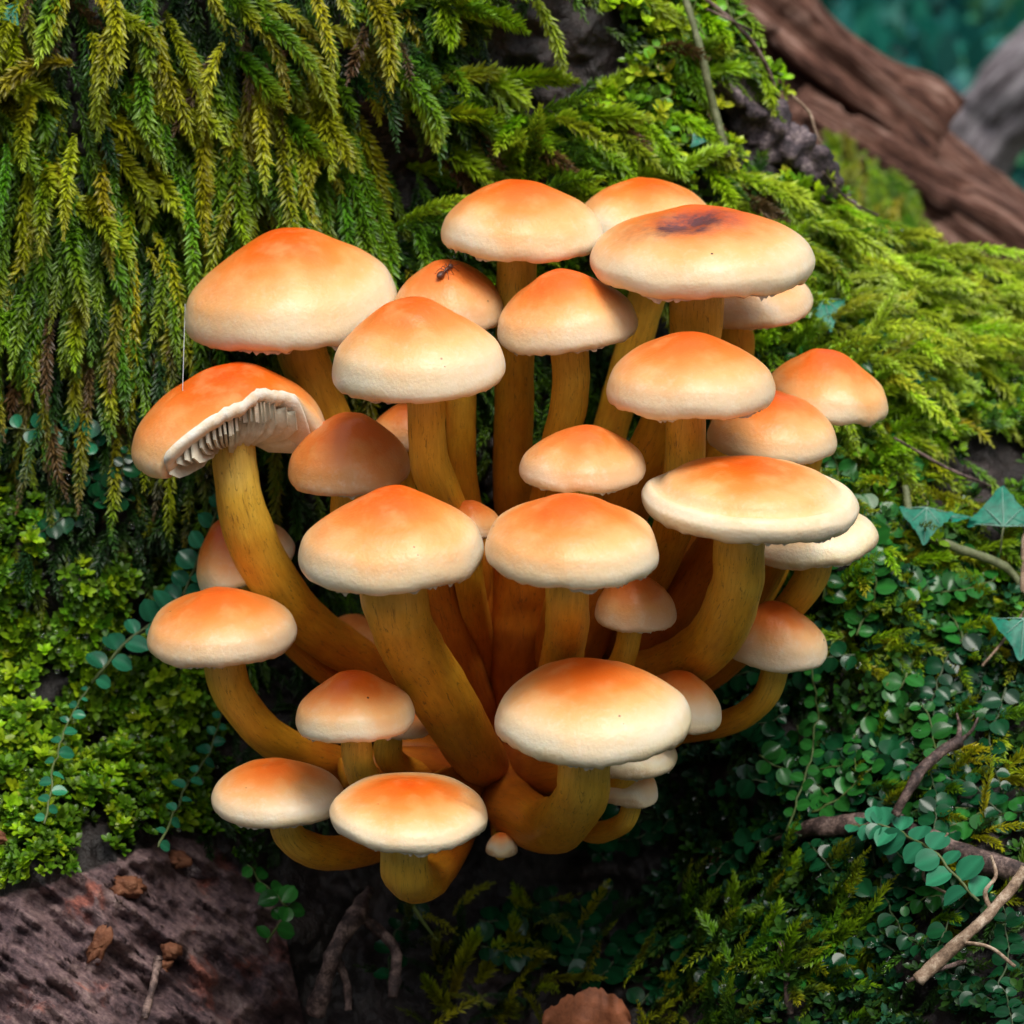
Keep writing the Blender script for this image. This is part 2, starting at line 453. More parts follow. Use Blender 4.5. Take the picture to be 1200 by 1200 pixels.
def build_trunk():
    nc, nr, nb = 560, 520, 40
    px = np.interp(np.linspace(0, 1, nc), [0, .08, .92, 1], [-600, -80, 1280, 1800])[None, :]
    f = np.linspace(0, 1, nr)[:, None]
    s = sil(px)
    py = 1500 + (s - 1500) * f
    P = at(px + 0 * py, py, depth(px + 0 * py, py))
    # over the crest and down the far side
    top = P[-1]
    k = np.linspace(0, 1, nb + 1)[1:, None]
    back = np.stack([top[None, :, 0] + 0 * k, top[None, :, 1] + 0.22 * np.sin(k * math.pi / 2) + 0.05 * k, top[None, :, 2] - (top[None, :, 2] + 0.24) * (1 - np.cos(k * math.pi / 2)) ** 1.0], -1)
    back = back + 0.004 * fbm(back * 40, 3)[..., None] * np.array([0, 0.3, 1.0]) * np.minimum(1, k * 4)[..., None]
    V = np.concatenate([P, back], 0)
    q = grid_quads(nr + nb, nc)
    bm = np.concatenate([bark_mask(px + 0 * py, py), np.zeros((nb, nc))], 0)
    base = at(600, 1300, 0.05)
    root = thing('mossy_tree_base', base, 'dark wet tree base overgrown with moss behind the mushroom cluster', 'tree')
    me = make_mesh('trunk', V.reshape(-1, 3) - base, quads=q, mat=M['trunk'])
    me.attributes.new('bm', 'FLOAT', 'POINT').data.foreach_set('value', bm.astype(np.float32).ravel())
    pb = np.concatenate([np.broadcast_to(px, py.shape), np.repeat(px, nb, 0)], 0); qb = np.concatenate([py, np.repeat(py[-1:], nb, 0) - np.arange(1, nb + 1)[:, None] * 6], 0)
    gv = np.stack([(pb * .8 + qb * .6) / 90, (-pb * .6 + qb * .8) / 26, 0 * pb], -1)
    me.attributes.new('grain', 'FLOAT_VECTOR', 'POINT').data.foreach_set('vector', gv.astype(np.float32).ravel())
    link('trunk', me, root)
    return root

tree_root = build_trunk()

def build_ground():
    r = np.concatenate([[0.0], np.geomspace(0.25, 150, 70)])
    a = np.linspace(0, 2 * math.pi, 96, endpoint=False)
    x = r[:, None] * np.cos(a); y = 0.3 + r[:, None] * np.sin(a)
    z = -0.20 + 0.02 * fbm(np.stack([x * 3, y * 3, 0 * x], -1), 3) * np.minimum(1, r[:, None]) + 0.62 * np.clip(r[:, None] - 1.35, 0, 11)  # bank added all round to shut out low sky light
    me = make_mesh('ground', np.stack([x, y, z], -1).reshape(-1, 3), quads=grid_quads(len(r), 96, True), mat=M['soil'])
    tag(link('ground', me), kind='structure')
build_ground()

# ------------------------------------------------------------------ background: log, grey limb, undergrowth
def limb(name, pts, rads, mat, seg=48, n=120, ridge=0.25, rough=0.12, rs=30, label='', cat='log', seed=0.0):
    path = catmull(pts, n); rad = np.interp(np.linspace(0, 1, n), np.linspace(0, 1, len(rads)), rads)
    V, q, tr, tt, aa = tube(path, rad, seg, rough, rs, True, ridge, seed)
    # long split fissures
    V2 = V[:n * seg].reshape(n, seg, 3)
    fis = np.abs(noise(np.stack([np.cos(aa[:n * seg]) * 5, np.sin(aa[:n * seg]) * 5, tt[:n * seg] * 3 + seed], -1))).reshape(n, seg)
    ctr = path[:, None]
    V2 = ctr + (V2 - ctr) * (1 - 0.30 * np.clip(1 - fis * 5, 0, 1))[..., None]
    V = np.vstack([V2.reshape(-1, 3), V[n * seg:]])
    base = path[-1]
    me = make_mesh(name, V - base, q, tr, mat)
    al = np.linalg.norm(path - path[0], axis=1).max()
    fa = me.attributes.new('fib', 'FLOAT_VECTOR', 'POINT'); fa.data.foreach_set('vector', np.stack([np.cos(aa) * 4 + seed, np.sin(aa) * 4, tt * al * 22], -1).astype(np.float32).ravel())
    return me, base

pts = [at(640, -170, .40), at(800, -30, .42), at(960, 110, .45), at(1100, 228, .47), at(1230, 318, .5), at(1400, 430, .52)]
me, b = limb('split_wood', pts, [.026, .025, .022, .018, .017, .018], M['log'], ridge=0.3, seed=2)
log = thing('fallen_log', b, 'reddish brown rotten log lying slanted behind the mossy tree base', 'log')
link('heartwood', me, log)
for k, (p0, p1, p2, r0, r1, sd) in enumerate([
        ((700, -150), (910, 22), (1090, 160), .020, .013, 5), ((690, -90), (900, 95), (1085, 196), .014, .010, 9),
        ((960, 190), (1080, 262), (1330, 470), .010, .016, 13), ((930, 130), (1090, 232), (1300, 362), .011, .014, 19)]):
    m2, b2 = limb('split_wood', [at(*p0, .40), at(*p1, .415), at(*p2, .43)], [r0, (r0 + r1) / 2, r1], M['log'], seg=28, n=80, ridge=0.5, seed=sd)
    link('split_wood', m2, log, b2 - b)
me, b2 = limb('broken_stub', [at(925, 160, .40), at(960, 176, .395), at(985, 182, .40)], [.012, .011, .008], M['log'], seg=20, n=30, ridge=0.5, seed=31)
link('broken_stub', me, log, b2 - b)
me, b3 = limb('grey_limb', [at(1075, 330, .95), at(1110, 215, .92), at(1170, 135, .9), at(1260, 55, .88), at(1420, -60, .88)], [.03, .024, .020, .022, .024], M['grey'], seg=30, n=80, ridge=.2, seed=41)
tag(link('grey_limb', me, None, b3), 'pale grey bare limb rising behind the rotten log', 'branch')

# ------------------------------------------------------------------ mushrooms
CL_BASE = np.array([585., 885.])
BASE_Y = 0.032
PROF_T = np.array([0, .12, .25, .40, .55, .70, .82, .91, .965, 1.0, 1.0, .975, .93, .87])

def cap_profile(h, umbo, n=44):
    """(r, z) with R=1: from the apex over the thick rolled rim to the inner edge of the margin"""
    P = np.array([[0, h], [.13, h * (.99)], [.27, h * (.955 - .03 * umbo)], [.42, h * (.885 - .10 * umbo)], [.57, h * (.785 - .14 * umbo)],
                  [.72, h * (.65 - .13 * umbo)], [.85, h * (.47 - .07 * umbo)], [.94, h * .29], [.99, h * .10], [1.0, -.01],
                  [.985, -.075], [.95, -.12], [.90, -.135], [.86, -.115]])
    return catmull(P, n)

def rot_tilt(roll, tip):
    """roll: clockwise lean in the picture (deg); tip: lean towards the viewer (deg)"""
    return np.array(Matrix.Rotation(math.radians(roll), 3, 'Y') @ Matrix.Rotation(math.radians(tip), 3, 'X'))

def build_mushroom(spec, idx):
    l_, t_, r_, b_ = spec['box']; y = spec['y']
    roll = spec.get('roll', 0); tip = spec.get('tip', 6)
    pxm = mpp(y)
    R = (r_ - l_) / 2 * pxm
    cx = (l_ + r_) / 2
    th = PITCH + (b_ - 600) / 600 * math.atan(T) + math.radians(tip)
    drop = (.13 * math.cos(th) + .93 * math.sin(th))
    Ha = (b_ - t_) * pxm / R
    hh = (Ha - drop) / math.cos(th)
    hh = min(max(hh, .34), 1.15)
    cyp = b_ - drop * R / pxm
    C = at(cx, cyp, y)
    umbo = spec.get('umbo', .5)
    nseg = 84
    pr = cap_profile(hh, umbo)
    npr = len(pr)
    a = np.linspace(0, 2 * math.pi, nseg, endpoint=False)
    arc = np.concatenate([[0], np.cumsum(np.linalg.norm(np.diff(pr, axis=0), axis=1))]); tpar = arc / arc[np.argmax(pr[:, 0])]
    rr = pr[:, 0][:, None] + 0 * a; zz = pr[:, 1][:, None] + 0 * a
    sd = idx * 7.31
    ca, sa = np.cos(a)[None], np.sin(a)[None]
    lob = noise(np.stack([ca * 1.3 + 0 * rr, sa * 1.3 + 0 * rr, 0 * rr + sd], -1))
    lob2 = noise(np.stack([ca * 2.1 + 0 * rr, sa * 2.1 + 0 * rr, 0 * rr + sd + 40], -1))
    wob = spec.get('wob', 1.0)
    rr = rr * (1 + (.035 * lob + .014 * lob2) * np.minimum(1, rr * 1.5) * wob)
    zz = zz + (.045 * lob2 * rr ** 3 + .04 * lob * rr ** 2) * wob
    # apex off centre
    ox, oy = spec.get('apex', (random.uniform(-.08, .08), random.uniform(-.05, .05)))
    fall = (1 - np.clip(rr, 0, 1) ** 1.5)
    X = rr * ca + ox * fall; Y = rr * sa + oy * fall
    # gentle dents, and a small ragged margin
    P3 = np.stack([X, Y, zz], -1)
    zz = zz + .022 * fbm(P3 * 2.6 + sd, 2) * np.clip(1.15 - rr, .2, 1)
    lowrim = np.clip((tpar[:, None] - 1.03) / .06, 0, 1)
    zz = zz + lowrim * .020 * noise(np.stack([ca * 11 + 0 * rr, sa * 11 + 0 * rr, 0 * rr + sd], -1))
    if 'dimple' in spec:
        dx, dy, dr, dd = spec['dimple']
        g = np.exp(-(((X - dx) ** 2 + (Y - dy) ** 2) / dr ** 2)); zz = zz - dd * g
    if 'ring' in spec:       # step below the shoulder of the cap
        k = spec['ring']
        zz = zz - .085 * np.exp(-((tpar[:, None] - k) / .06) ** 2) * (.75 + .5 * lob2)
    S = rot_tilt(roll, tip)
    V = np.stack([X, Y, zz], -1).reshape(-1, 3)
    tv = (tpar[:, None] * (.94 + .12 * lob)).ravel() * spec.get('tmul', 1.0) + spec.get('toff', 0.0)
    stain = np.exp(-(((tpar - 1.15) / .026) ** 2))[:, None] * np.clip(.7 + .9 * lob2, 0, 1.4) * spec.get('edge', .75)
    if 'dimple' in spec and spec['dimple'][3] > .0:
        stain = stain + 1.9 * np.exp(-(((X - dx) / (dr * 1.7)) ** 2 + ((Y - dy) / (dr * 1.15)) ** 2)) * (.85 + .45 * fbm(np.stack([X * 6, Y * 6, 0 * X], -1), 2)) - .5 * np.exp(-(((X - dx - .06) / .07) ** 2 + ((Y - dy) / .09) ** 2))
    top_r = spec.get('torn')
    VW = (V @ S.T) * R
    root = thing('mushroom', C, spec['label'], 'mushroom', 'cluster of orange-capped mushrooms')
    q = grid_quads(npr, nseg, True)
    if top_r:
        # bite: follow the cap only as far as the torn edge, then turn inwards through the flesh
        def cut(ang):
            d = (ang + math.pi) % (2 * math.pi) - math.pi       # 0 = right, -90 = towards viewer
            dg = np.degrees(d)
            base = np.interp(dg, [-180, -136, -126, -108, -88, -64, -42, -24, -10, -2, 180], [9, 9, .97, .78, .60, .50, .50, .60, .80, 9, 9])
            return base + .035 * noise(np.stack([ang * 4, 0 * ang, 0 * ang + 3], -1)) + .02 * noise(np.stack([ang * 14, 0 * ang, 0 * ang + 8], -1))
        rc = cut(a)
        RR = np.hypot(X, Y)
        ok = (RR <= rc[None]) 
        # snap the first ring beyond the cut onto the cut, drop the rest
        V3 = np.stack([X, Y, zz], -1)
        lastk = np.zeros(nseg, int)
        for j in range(nseg):
            bad = np.where(~ok[:, j])[0]
            k = bad[0] if len(bad) else npr - 1
            lastk[j] = k
            if len(bad):
                p, p0 = V3[k, j], V3[k - 1, j]
                r0, r1 = RR[k - 1, j], RR[k, j]
                f = (rc[j] - r0) / max(r1 - r0, 1e-6)
                V3[k:, j] = p0 + (p - p0) * min(max(f, 0), 1)
        keep = []
        for k in range(npr - 1):
            for j in range(nseg):
                j2 = (j + 1) % nseg
                if k < max(lastk[j], lastk[j2]): keep.append((k * nseg + j, k * nseg + j2, (k + 1) * nseg + j2, (k + 1) * nseg + j))
        q = np.array(keep)
        VW = (V3.reshape(-1, 3) @ S.T) * R
        # torn flesh + gill ceiling
        end = V3[-1]
        er = np.hypot(end[:, 0], end[:, 1])
        lay = []
        zce = .10
        for f, dz in ((0, 0), (-.045, -.045), (-.05, -.10), (.03, -.15)):
            k = (1 - f) * (1 + .02 * rng.standard_normal(nseg) * (f > 0))
            isb = (rc < 1.2)
            zt = end[:, 2] + dz * isb
            lay.append(np.stack([end[:, 0] * k, end[:, 1] * k, zt], -1))
        for f in (.75, .5, .3, .16):
            z0 = lay[3][:, 2]
            zt = zce + (z0 - zce) * f * .9 + .12 * (1 - f)
            lay.append(np.stack([end[:, 0] * f * .9, end[:, 1] * f * .9, np.minimum(zt, hh * .62)], -1))
        L = np.array(lay); nl = len(L)
        fl = (L.reshape(-1, 3) @ S.T) * R
        link('torn_flesh', make_mesh('torn_flesh', fl, grid_quads(nl, nseg, True), mat=M['flesh']), root)
        # single gills hanging below the torn edge
        for j, ang in enumerate(np.linspace(math.radians(-150), math.radians(-8), 30)):
            ang += random.uniform(-.015, .015)
            rcj = float(min(cut(np.array([ang]))[0], .93)) - .035
            zt0 = float(np.interp(rcj, pr[:27, 0], pr[:27, 1])) - .13
            low = random.uniform(.22, .34)
            n_ = 7
            rs = np.linspace(.16, rcj, n_)
            topz = np.linspace(.28, zt0, n_)
            botz = topz - low * np.array([.35, .8, 1, 1, 1, .95, .7]) - np.linspace(.06, .0, n_)
            wv = np.linspace(0, random.uniform(-.02, .02), n_)
            G = []
            for side in (-1, 1):
                for zl in (topz, botz):
                    ang2 = ang + wv
                    tx = -np.sin(ang2) * side * .013; ty = np.cos(ang2) * side * .013
                    G.append(np.stack([rs * np.cos(ang2) + tx, rs * np.sin(ang2) + ty, zl], -1))
            G = np.array(G).reshape(-1, 3)
            gq = []
            for k in range(n_ - 1):
                for s0 in (0, 2 * n_):
                    gq.append((s0 + k, s0 + k + 1, s0 + n_ + k + 1, s0 + n_ + k))
                gq.append((n_ + k, n_ + k + 1, 3 * n_ + k + 1, 3 * n_ + k))
            gq.append((n_ - 1, 2 * n_ - 1, 4 * n_ - 1, 3 * n_ - 1))
            link('gill', make_mesh('gill', (G @ S.T) * R, gq, mat=M['gill'], smooth=False), root)
    co = link('cap', make_mesh('cap', VW, q, mat=M['cap'], attrs={'t': tv, 'stain': stain.ravel()}), root)
    co['tone'] = float(spec.get('tone', 0.0))
    for ch in list(root.children):
        if ch is not co: ch.parent = co
    if not top_r:
        # ridged gill face under the cap
        ng = 160
        ag = np.linspace(0, 2 * math.pi, ng, endpoint=False)
        rs = np.array([.885, .80, .60, .35, .10]); zs = np.array([-.10, -.05, .03, .06, .06])
        alt = np.where(np.arange(ng) % 2, .035, -.02)
        G = np.stack([rs[:, None] * np.cos(ag), rs[:, None] * np.sin(ag), zs[:, None] + alt[None] * np.array([.3, 1, 1, .8, .2])[:, None]], -1)
        link('gills', make_mesh('gills', (G.reshape(-1, 3) @ S.T) * R, grid_quads(5, ng, True), mat=M['gill'], smooth=False), co)
        for kk in range(3):
            a0 = rng.uniform(-2.9, -.25); wa = rng.uniform(.25, .7); nv = 18
            av = np.linspace(a0, a0 + wa, nv)
            ia = (np.round((av % (2 * math.pi)) / (2 * math.pi) * nseg).astype(int)) % nseg
            k0 = int(np.argmin(np.abs(tpar - 1.13)))
            Vr = V.reshape(npr, nseg, 3)[k0, ia] * np.array([.995, .995, 1])
            Vr[:, 0] = np.hypot(Vr[:, 0], Vr[:, 1]) * np.cos(av) * .99; Vr[:, 1] = -np.abs(np.hypot(V.reshape(npr, nseg, 3)[k0, ia][:, 0], V.reshape(npr, nseg, 3)[k0, ia][:, 1]) * np.sin(av)) * .99
            hang_ = np.abs(noise(np.stack([av * 17, 0 * av, 0 * av + sd + kk], -1))) * .055 * np.sin(np.linspace(0, math.pi, nv)) + .006
            Vl = Vr + np.stack([0 * av, .01 * np.ones(nv), -hang_], -1)
            link('veil_remnant', make_mesh('veil_remnant', (np.vstack([Vr, Vl]) @ S.T) * R, grid_quads(2, nv), mat=M['veil']), co)
    # stem
    sp = spec['stem']
    endy = spec.get('base_y', BASE_Y)
    up = S @ np.array([0, 0, 1.0])
    pts = []; wid = []
    n = len(sp)
    px0 = sp[0][0]
    top = C + up * R * (.40 if top_r else .10) + S @ np.array([((px0 - cx) * pxm) * .85, 0, 0])
    pts.append(top); wid.append(sp[0][2] / 2 * pxm * 1.0)
    ln = np.concatenate([[0], np.cumsum([math.hypot(sp[k + 1][0] - sp[k][0], sp[k + 1][1] - sp[k][1]) for k in range(n - 1)])])
    ln = ln / max(ln[-1], 1)
    for k, pp in enumerate(sp):
        f = ln[k]; f = f * f * (3 - 2 * f)
        yy = pp[3] if len(pp) > 3 else y + (endy - y) * f
        q_ = at(pp[0], pp[1], yy)
        if k == 0:
            yy = pp[3] if len(pp) > 3 else y
            q_ = at(pp[0], pp[1], yy)
        pts.append(q_); wid.append(pp[2] / 2 * mpp(yy))
    pts = np.array(pts); wid = np.array(wid)
    nn = 64
    path = catmull(pts, nn)
    rad = np.interp(np.linspace(0, len(wid) - 1, nn), np.arange(len(wid)), wid)
    al = np.concatenate([[0], np.cumsum(np.linalg.norm(np.diff(path, axis=0), axis=1))])
    seg = 26
    V, q2, tr, tt, aa = tube(path, rad, seg, .05, 110, True, .06, sd)
    alv = np.append(np.repeat(al, seg), [0, al[-1]])
    s0, s1 = spec.get('srange', (0.0, 1.0))
    tvv = s0 + (s1 - s0) * tt
    rv = np.append(np.repeat(rad, seg), [rad[0], rad[-1]])
    fib = np.stack([np.cos(aa) * 5.0 + sd, np.sin(aa) * 5.0, alv * 160], -1)
    me = make_mesh('stem', V - C, q2, tr, M['stem'], attrs={'t': tvv})
    fa = me.attributes.new('fib', 'FLOAT_VECTOR', 'POINT'); fa.data.foreach_set('vector', fib.astype(np.float32).ravel())
    link('stem', me, root)
    return root, C, R, S, hh

B = (585, 885)
MUSH = [
 dict(k='A', box=(214, 270, 464, 412), y=.010, roll=-5, umbo=.55, apex=(.05, 0), toff=.02, stem=[(352, 408, 60), (368, 450, 58), (398, 520, 54), (450, 640, 50), (520, 780, 46), (575, 870, 40)], label='large smooth orange mushroom standing highest beside the hanging moss, above the torn one'),
 dict(k='B', box=(148, 432, 386, 566), y=-.012, roll=-4, umbo=.25, apex=(.12, .05), torn=True, stem=[(276, 548, 52), (284, 600, 56), (312, 668, 60), (358, 728, 58), (420, 772, 52), (500, 820, 44), (570, 880, 38)], toff=-.10, label='mushroom with a torn cap that bares its white gills'),
 dict(k='C', box=(515, 212, 706, 307), y=.006, umbo=.35, roll=1, stem=[(606, 306, 48), (604, 420, 46), (602, 540, 48), (608, 700, 52), (596, 870, 44)], label='rounded mushroom standing tall between the ant mushroom and the one with the dark bruise'),
 dict(k='D', box=(672, 211, 842, 296), y=.034, umbo=.2, roll=2, toff=.06, stem=[(768, 300, 44), (752, 370, 44), (722, 480, 42), (690, 600, 44), (640, 760, 44), (600, 870, 40)], label='pale peach mushroom half hidden behind the big one with the dark bruise'),
 dict(k='E', box=(688, 245, 952, 353), y=-.012, umbo=.15, roll=2, toff=.0, dimple=(-.14, -.24, .22, .085), stem=[(815, 352, 66), (812, 410, 62), (775, 510, 62), (735, 590, 58), (680, 740, 54), (610, 870, 46)], label='widest mushroom with a purple-black bruise in its cap centre'),
 dict(k='F', box=(812, 312, 953, 386), y=.024, umbo=.2, roll=-6, tone=.22, toff=.12, stem=[(862, 386, 40), (862, 420, 40), (840, 540, 40), (770, 700, 42), (640, 870, 38)], label='dull tan mushroom tucked under the rim of the bruised one'),
 dict(k='H', box=(458, 305, 595, 392), y=.002, umbo=.3, tone=.35, stem=[(538, 392, 36), (540, 470, 36), (542, 560, 38), (558, 660, 42), (586, 850, 40)], label='brick-orange mushroom with an ant on its cap'),
 dict(k='J', box=(583, 316, 749, 417), y=-.014, roll=-7, umbo=.6, apex=(-.05, 0), stem=[(668, 412, 44), (668, 460, 44), (654, 530, 44), (632, 650, 48), (602, 860, 42)], label='humped pale-rimmed mushroom below the tall rounded one'),
 dict(k='I', box=(386, 349, 594, 474), y=-.034, roll=-2, umbo=.7, apex=(-.06, 0), toff=.08, stem=[(500, 474, 46), (504, 540, 46), (530, 610, 46), (562, 720, 46), (582, 860, 40)], label='broad mushroom with white felted rim in front of the ant mushroom'),
 dict(k='G', box=(707, 392, 911, 495), y=-.040, umbo=.45, tone=.12, stem=[(803, 495, 48), (800, 560, 48), (780, 640, 48), (720, 750, 46), (620, 870, 42)], label='evenly domed orange mushroom directly under the bruised one'),
 dict(k='R', box=(892, 411, 1045, 498), y=.012, roll=7, umbo=.7, apex=(-.10, 0), stem=[(955, 490, 34), (945, 545, 34), (900, 680, 36), (800, 800, 36), (640, 880, 36)], label='peaked mushroom leaning out over the green moss slope'),
 dict(k='Q', box=(826, 460, 984, 544), y=-.012, roll=3, umbo=.35, tone=.1, stem=[(930, 540, 30), (925, 580, 34), (890, 690, 36), (780, 800, 36), (640, 880, 36)], label='rounded mushroom squeezed between the domed one and the peaked one'),
 dict(k='L2', box=(432, 472, 520, 530), y=.006, umbo=.3, tone=.4, stem=[(474, 528, 26), (474, 570, 26), (500, 680, 30), (570, 860, 34)], label='small brown-orange mushroom peeping out behind the dark brick one'),
 dict(k='L', box=(335, 484, 483, 581), y=-.016, roll=-3, umbo=.55, tone=.42, toff=-.1, stem=[(408, 578, 40), (412, 620, 40), (450, 700, 42), (520, 800, 40), (575, 875, 36)], label='dark brick-coloured mushroom beside the torn one'),
 dict(k='K', box=(606, 500, 758, 579), y=-.046, umbo=.5, tone=.30, stem=[(680, 578, 34), (672, 640, 36), (640, 760, 36), (600, 860, 36)], label='small coppery mushroom just above the central pale-rimmed pair'),
 dict(k='P', box=(750, 541, 1011, 641), y=-.052, umbo=.45, roll=2, apex=(-.08, 0), ring=.78, toff=.05, tmul=1.05, stem=[(868, 640, 62), (862, 690, 62), (835, 750, 64), (780, 785, 64, -.012), (690, 810, 56), (610, 880, 46)], label='wide flat mushroom with a stepped white rim'),
 dict(k='S', box=(880, 596, 1032, 666), y=-.014, umbo=.1, roll=-8, toff=.22, stem=[(955, 662, 40), (938, 695, 38), (895, 740, 36), (800, 810, 36), (640, 880, 36)], label='pale flat mushroom half hidden beneath the wide stepped one'),
 dict(k='O', box=(516, 586, 588, 632), y=-.020, umbo=.4, tone=.35, stem=[(548, 630, 34), (550, 680, 36), (564, 760, 38), (580, 860, 36)], label='tiny copper mushroom wedged between the two central caps'),
 dict(k='N', box=(348, 573, 568, 698), y=-.060, umbo=.55, roll=-3, apex=(.06, 0), stem=[(462, 696, 76), (478, 750, 78), (520, 820, 78, -.034), (556, 880, 68, -.012), (578, 908, 52, .020)], srange=(.0, .95), label='big central mushroom on a thick curved stem above the small peaked one'),
 dict(k='M', box=(565, 580, 778, 691), y=-.076, umbo=.6, roll=1, stem=[(665, 690, 54), (662, 750, 52), (645, 820, 50), (605, 890, 44)], label='central mushroom with orange top and creamy rim over the lowest big cap'),
 dict(k='U', box=(696, 672, 794, 743), y=-.036, umbo=.1, tone=.35, stem=[(738, 742, 30), (726, 780, 30), (690, 830, 32), (610, 885, 32)], label='small rounded ochre button mushroom beside the thick leaning stem'),
 dict(k='T', box=(848, 706, 971, 788), y=-.016, roll=5, umbo=.5, apex=(-.10, 0), tone=.15, toff=.08, stem=[(908, 786, 32), (892, 822, 32), (850, 848, 32), (780, 860, 32), (640, 890, 32)], label='outermost low mushroom with fibrous red top over the dark creeping plants'),
 dict(k='EE', box=(372, 722, 460, 770), y=.026, umbo=.1, tone=.8, stem=[(420, 768, 26), (440, 800, 28), (560, 880, 30)], label='dull olive-brown mushroom hidden behind the thick central stem'),
 dict(k='DD', box=(226, 600, 352, 690), y=.006, roll=-24, umbo=.5, toff=.0, wob=1.6, stem=[(292, 680, 28), (320, 730, 28), (400, 800, 30), (560, 880, 30)], label='folded little mushroom half covered by the stem of the torn one'),
 dict(k='V', box=(740, 786, 848, 860), y=-.034, roll=10, umbo=.3, tone=.1, toff=.15, stem=[(790, 850, 30), (770, 870, 30), (640, 900, 32)], label='small blunt mushroom sticking out behind the lowest big cap'),
 dict(k='W', box=(574, 776, 812, 900), y=-.072, umbo=.4, toff=.06, apex=(-.02, 0), stem=[(685, 900, 62), (680, 935, 64), (650, 968, 68), (605, 950, 66, -.012), (585, 905, 58, .02)], srange=(0, 1), label='big smooth mushroom in front on a stem bent like a hook'),
 dict(k='X', box=(700, 892, 773, 948), y=-.030, umbo=.1, toff=.2, tone=.1, roll=4, stem=[(740, 946, 26), (728, 966, 26), (690, 974, 26), (640, 940, 28), (600, 900, 28)], label='tiny pale yellow mushroom curling up beneath the hooked stem'),
 dict(k='X2', box=(676, 858, 796, 915), y=-.034, umbo=.1, toff=.25, stem=[(730, 912, 30), (700, 925, 30), (620, 900, 32)], label='ochre mushroom almost wholly covered by the big smooth front one'),
 dict(k='Y2', box=(440, 828, 508, 868), y=-.020, umbo=.3, tone=.3, stem=[(456, 866, 34), (458, 890, 34), (490, 905, 34), (560, 895, 34)], label='brownish little mushroom behind the small peaked one'),
 dict(k='Y', box=(342, 786, 489, 874), y=-.052, umbo=.75, roll=-3, apex=(.0, 0), stem=[(418, 872, 38), (424, 905, 38), (445, 930, 40), (500, 925, 42), (560, 905, 40)], label='small peaked mushroom with a dark speck, under the big central one'),
 dict(k='Z', box=(167, 690, 350, 785), y=-.022, umbo=.6, roll=-1, tone=.18, stem=[(264, 784, 50), (278, 820, 50), (312, 860, 50), (365, 888, 48), (450, 905, 44), (560, 900, 40)], label='pinkish frosted mushroom standing out beside the leafy creeper'),
 dict(k='AA', box=(243, 895, 409, 974), y=-.038, umbo=.45, roll=1, toff=.08, tone=.12, stem=[(335, 968, 38), (352, 990, 40), (395, 1000, 42), (450, 985, 42), (540, 920, 40)], label='low mushroom over the bare bark with a stem lying sideways'),
 dict(k='BB', box=(382, 917, 579, 1001), y=-.070, umbo=.65, roll=1, apex=(-.03, 0), stem=[(474, 1000, 58), (478, 1026, 58, -.066), (500, 1030, 50, -.04), (530, 990, 46, -.01), (560, 915, 42, .02)], label='lowest mushroom with a short stubby stem hanging over the dark hollow'),
 dict(k='CC', box=(568, 970, 608, 1006), y=-.020, umbo=.0, toff=.3, stem=[(586, 998, 16), (582, 960, 18), (578, 920, 22)], label='tiny bud-like mushroom hanging below the hooked stem'),
]
info = {}
for i, s in enumerate(MUSH):
    info[s['k']] = build_mushroom(s, i)

# bare stems in the heart of the clump whose caps the photograph hides, and the knotted foot they rise from
def plain_stem(pts, wid, ys, sd):
    P = np.array([at(p[0], p[1], yy) for p, yy in zip(pts, ys)])
    path = catmull(P, 50); rad = np.interp(np.linspace(0, 1, 50), np.linspace(0, 1, len(wid)), [w_ / 2 * .0002 for w_ in wid])
    V, q, tr, tt, aa = tube(path, rad, 24, .06, 110, True, .08, sd)
    al = np.concatenate([[0], np.cumsum(np.linalg.norm(np.diff(path, axis=0), axis=1))])
    alv = np.append(np.repeat(al, 24), [0, al[-1]])
    me = make_mesh('stem', V, q, tr, M['stem'], attrs={'t': .62 + .42 * tt})
    fa = me.attributes.new('fib', 'FLOAT_VECTOR', 'POINT'); fa.data.foreach_set('vector', np.stack([np.cos(aa) * 5 + sd, np.sin(aa) * 5, alv * 160], -1).astype(np.float32).ravel())
    return me
clump = thing('mushroom_clump', at(575, 900, .02), 'knot of brown-orange stem bases where the whole cluster joins', 'mushroom base')
off = np.array(clump.location)
for k, (pts, wid, ys) in enumerate([
        ([(505, 640), (540, 770), (580, 880)], [40, 46, 40], [-.01, .005, .03]),
        ([(616, 630), (608, 740), (595, 880)], [66, 74, 50], [.0, .01, .03]),
        ([(720, 640), (680, 760), (615, 880)], [48, 56, 46], [-.005, .005, .03]),
        ([(862, 600), (838, 650), (770, 750), (630, 880)], [50, 56, 64, 50], [-.028, -.015, .002, .03]),
        ([(575, 640), (580, 740), (590, 870)], [42, 46, 44], [.005, .012, .03]),
        ([(400, 905), (470, 895), (560, 900)], [36, 40, 44], [-.004, .0, .02]),
        ([(440, 880), (500, 880), (570, 890)], [32, 38, 44], [.01, .012, .03]),
        ([(500, 930), (545, 915), (580, 890)], [44, 52, 50], [-.015, .0, .03]),
        ([(690, 900), (640, 905), (590, 885)], [44, 50, 50], [-.02, -.005, .03]),
        ([(600, 960), (595, 925), (590, 880)], [50, 62, 60], [-.01, .005, .03])]):
    me = plain_stem(pts, wid, ys, 60 + k * 3.7)
    me.transform(Matrix.Translation(-Vector(off)))
    link('stem_base', me, clump)

# ------------------------------------------------------------------ moss
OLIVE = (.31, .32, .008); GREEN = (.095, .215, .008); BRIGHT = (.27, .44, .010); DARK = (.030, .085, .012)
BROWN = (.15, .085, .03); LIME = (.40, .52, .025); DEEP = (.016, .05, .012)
GRAV = np.array([0, 0, -1.0])

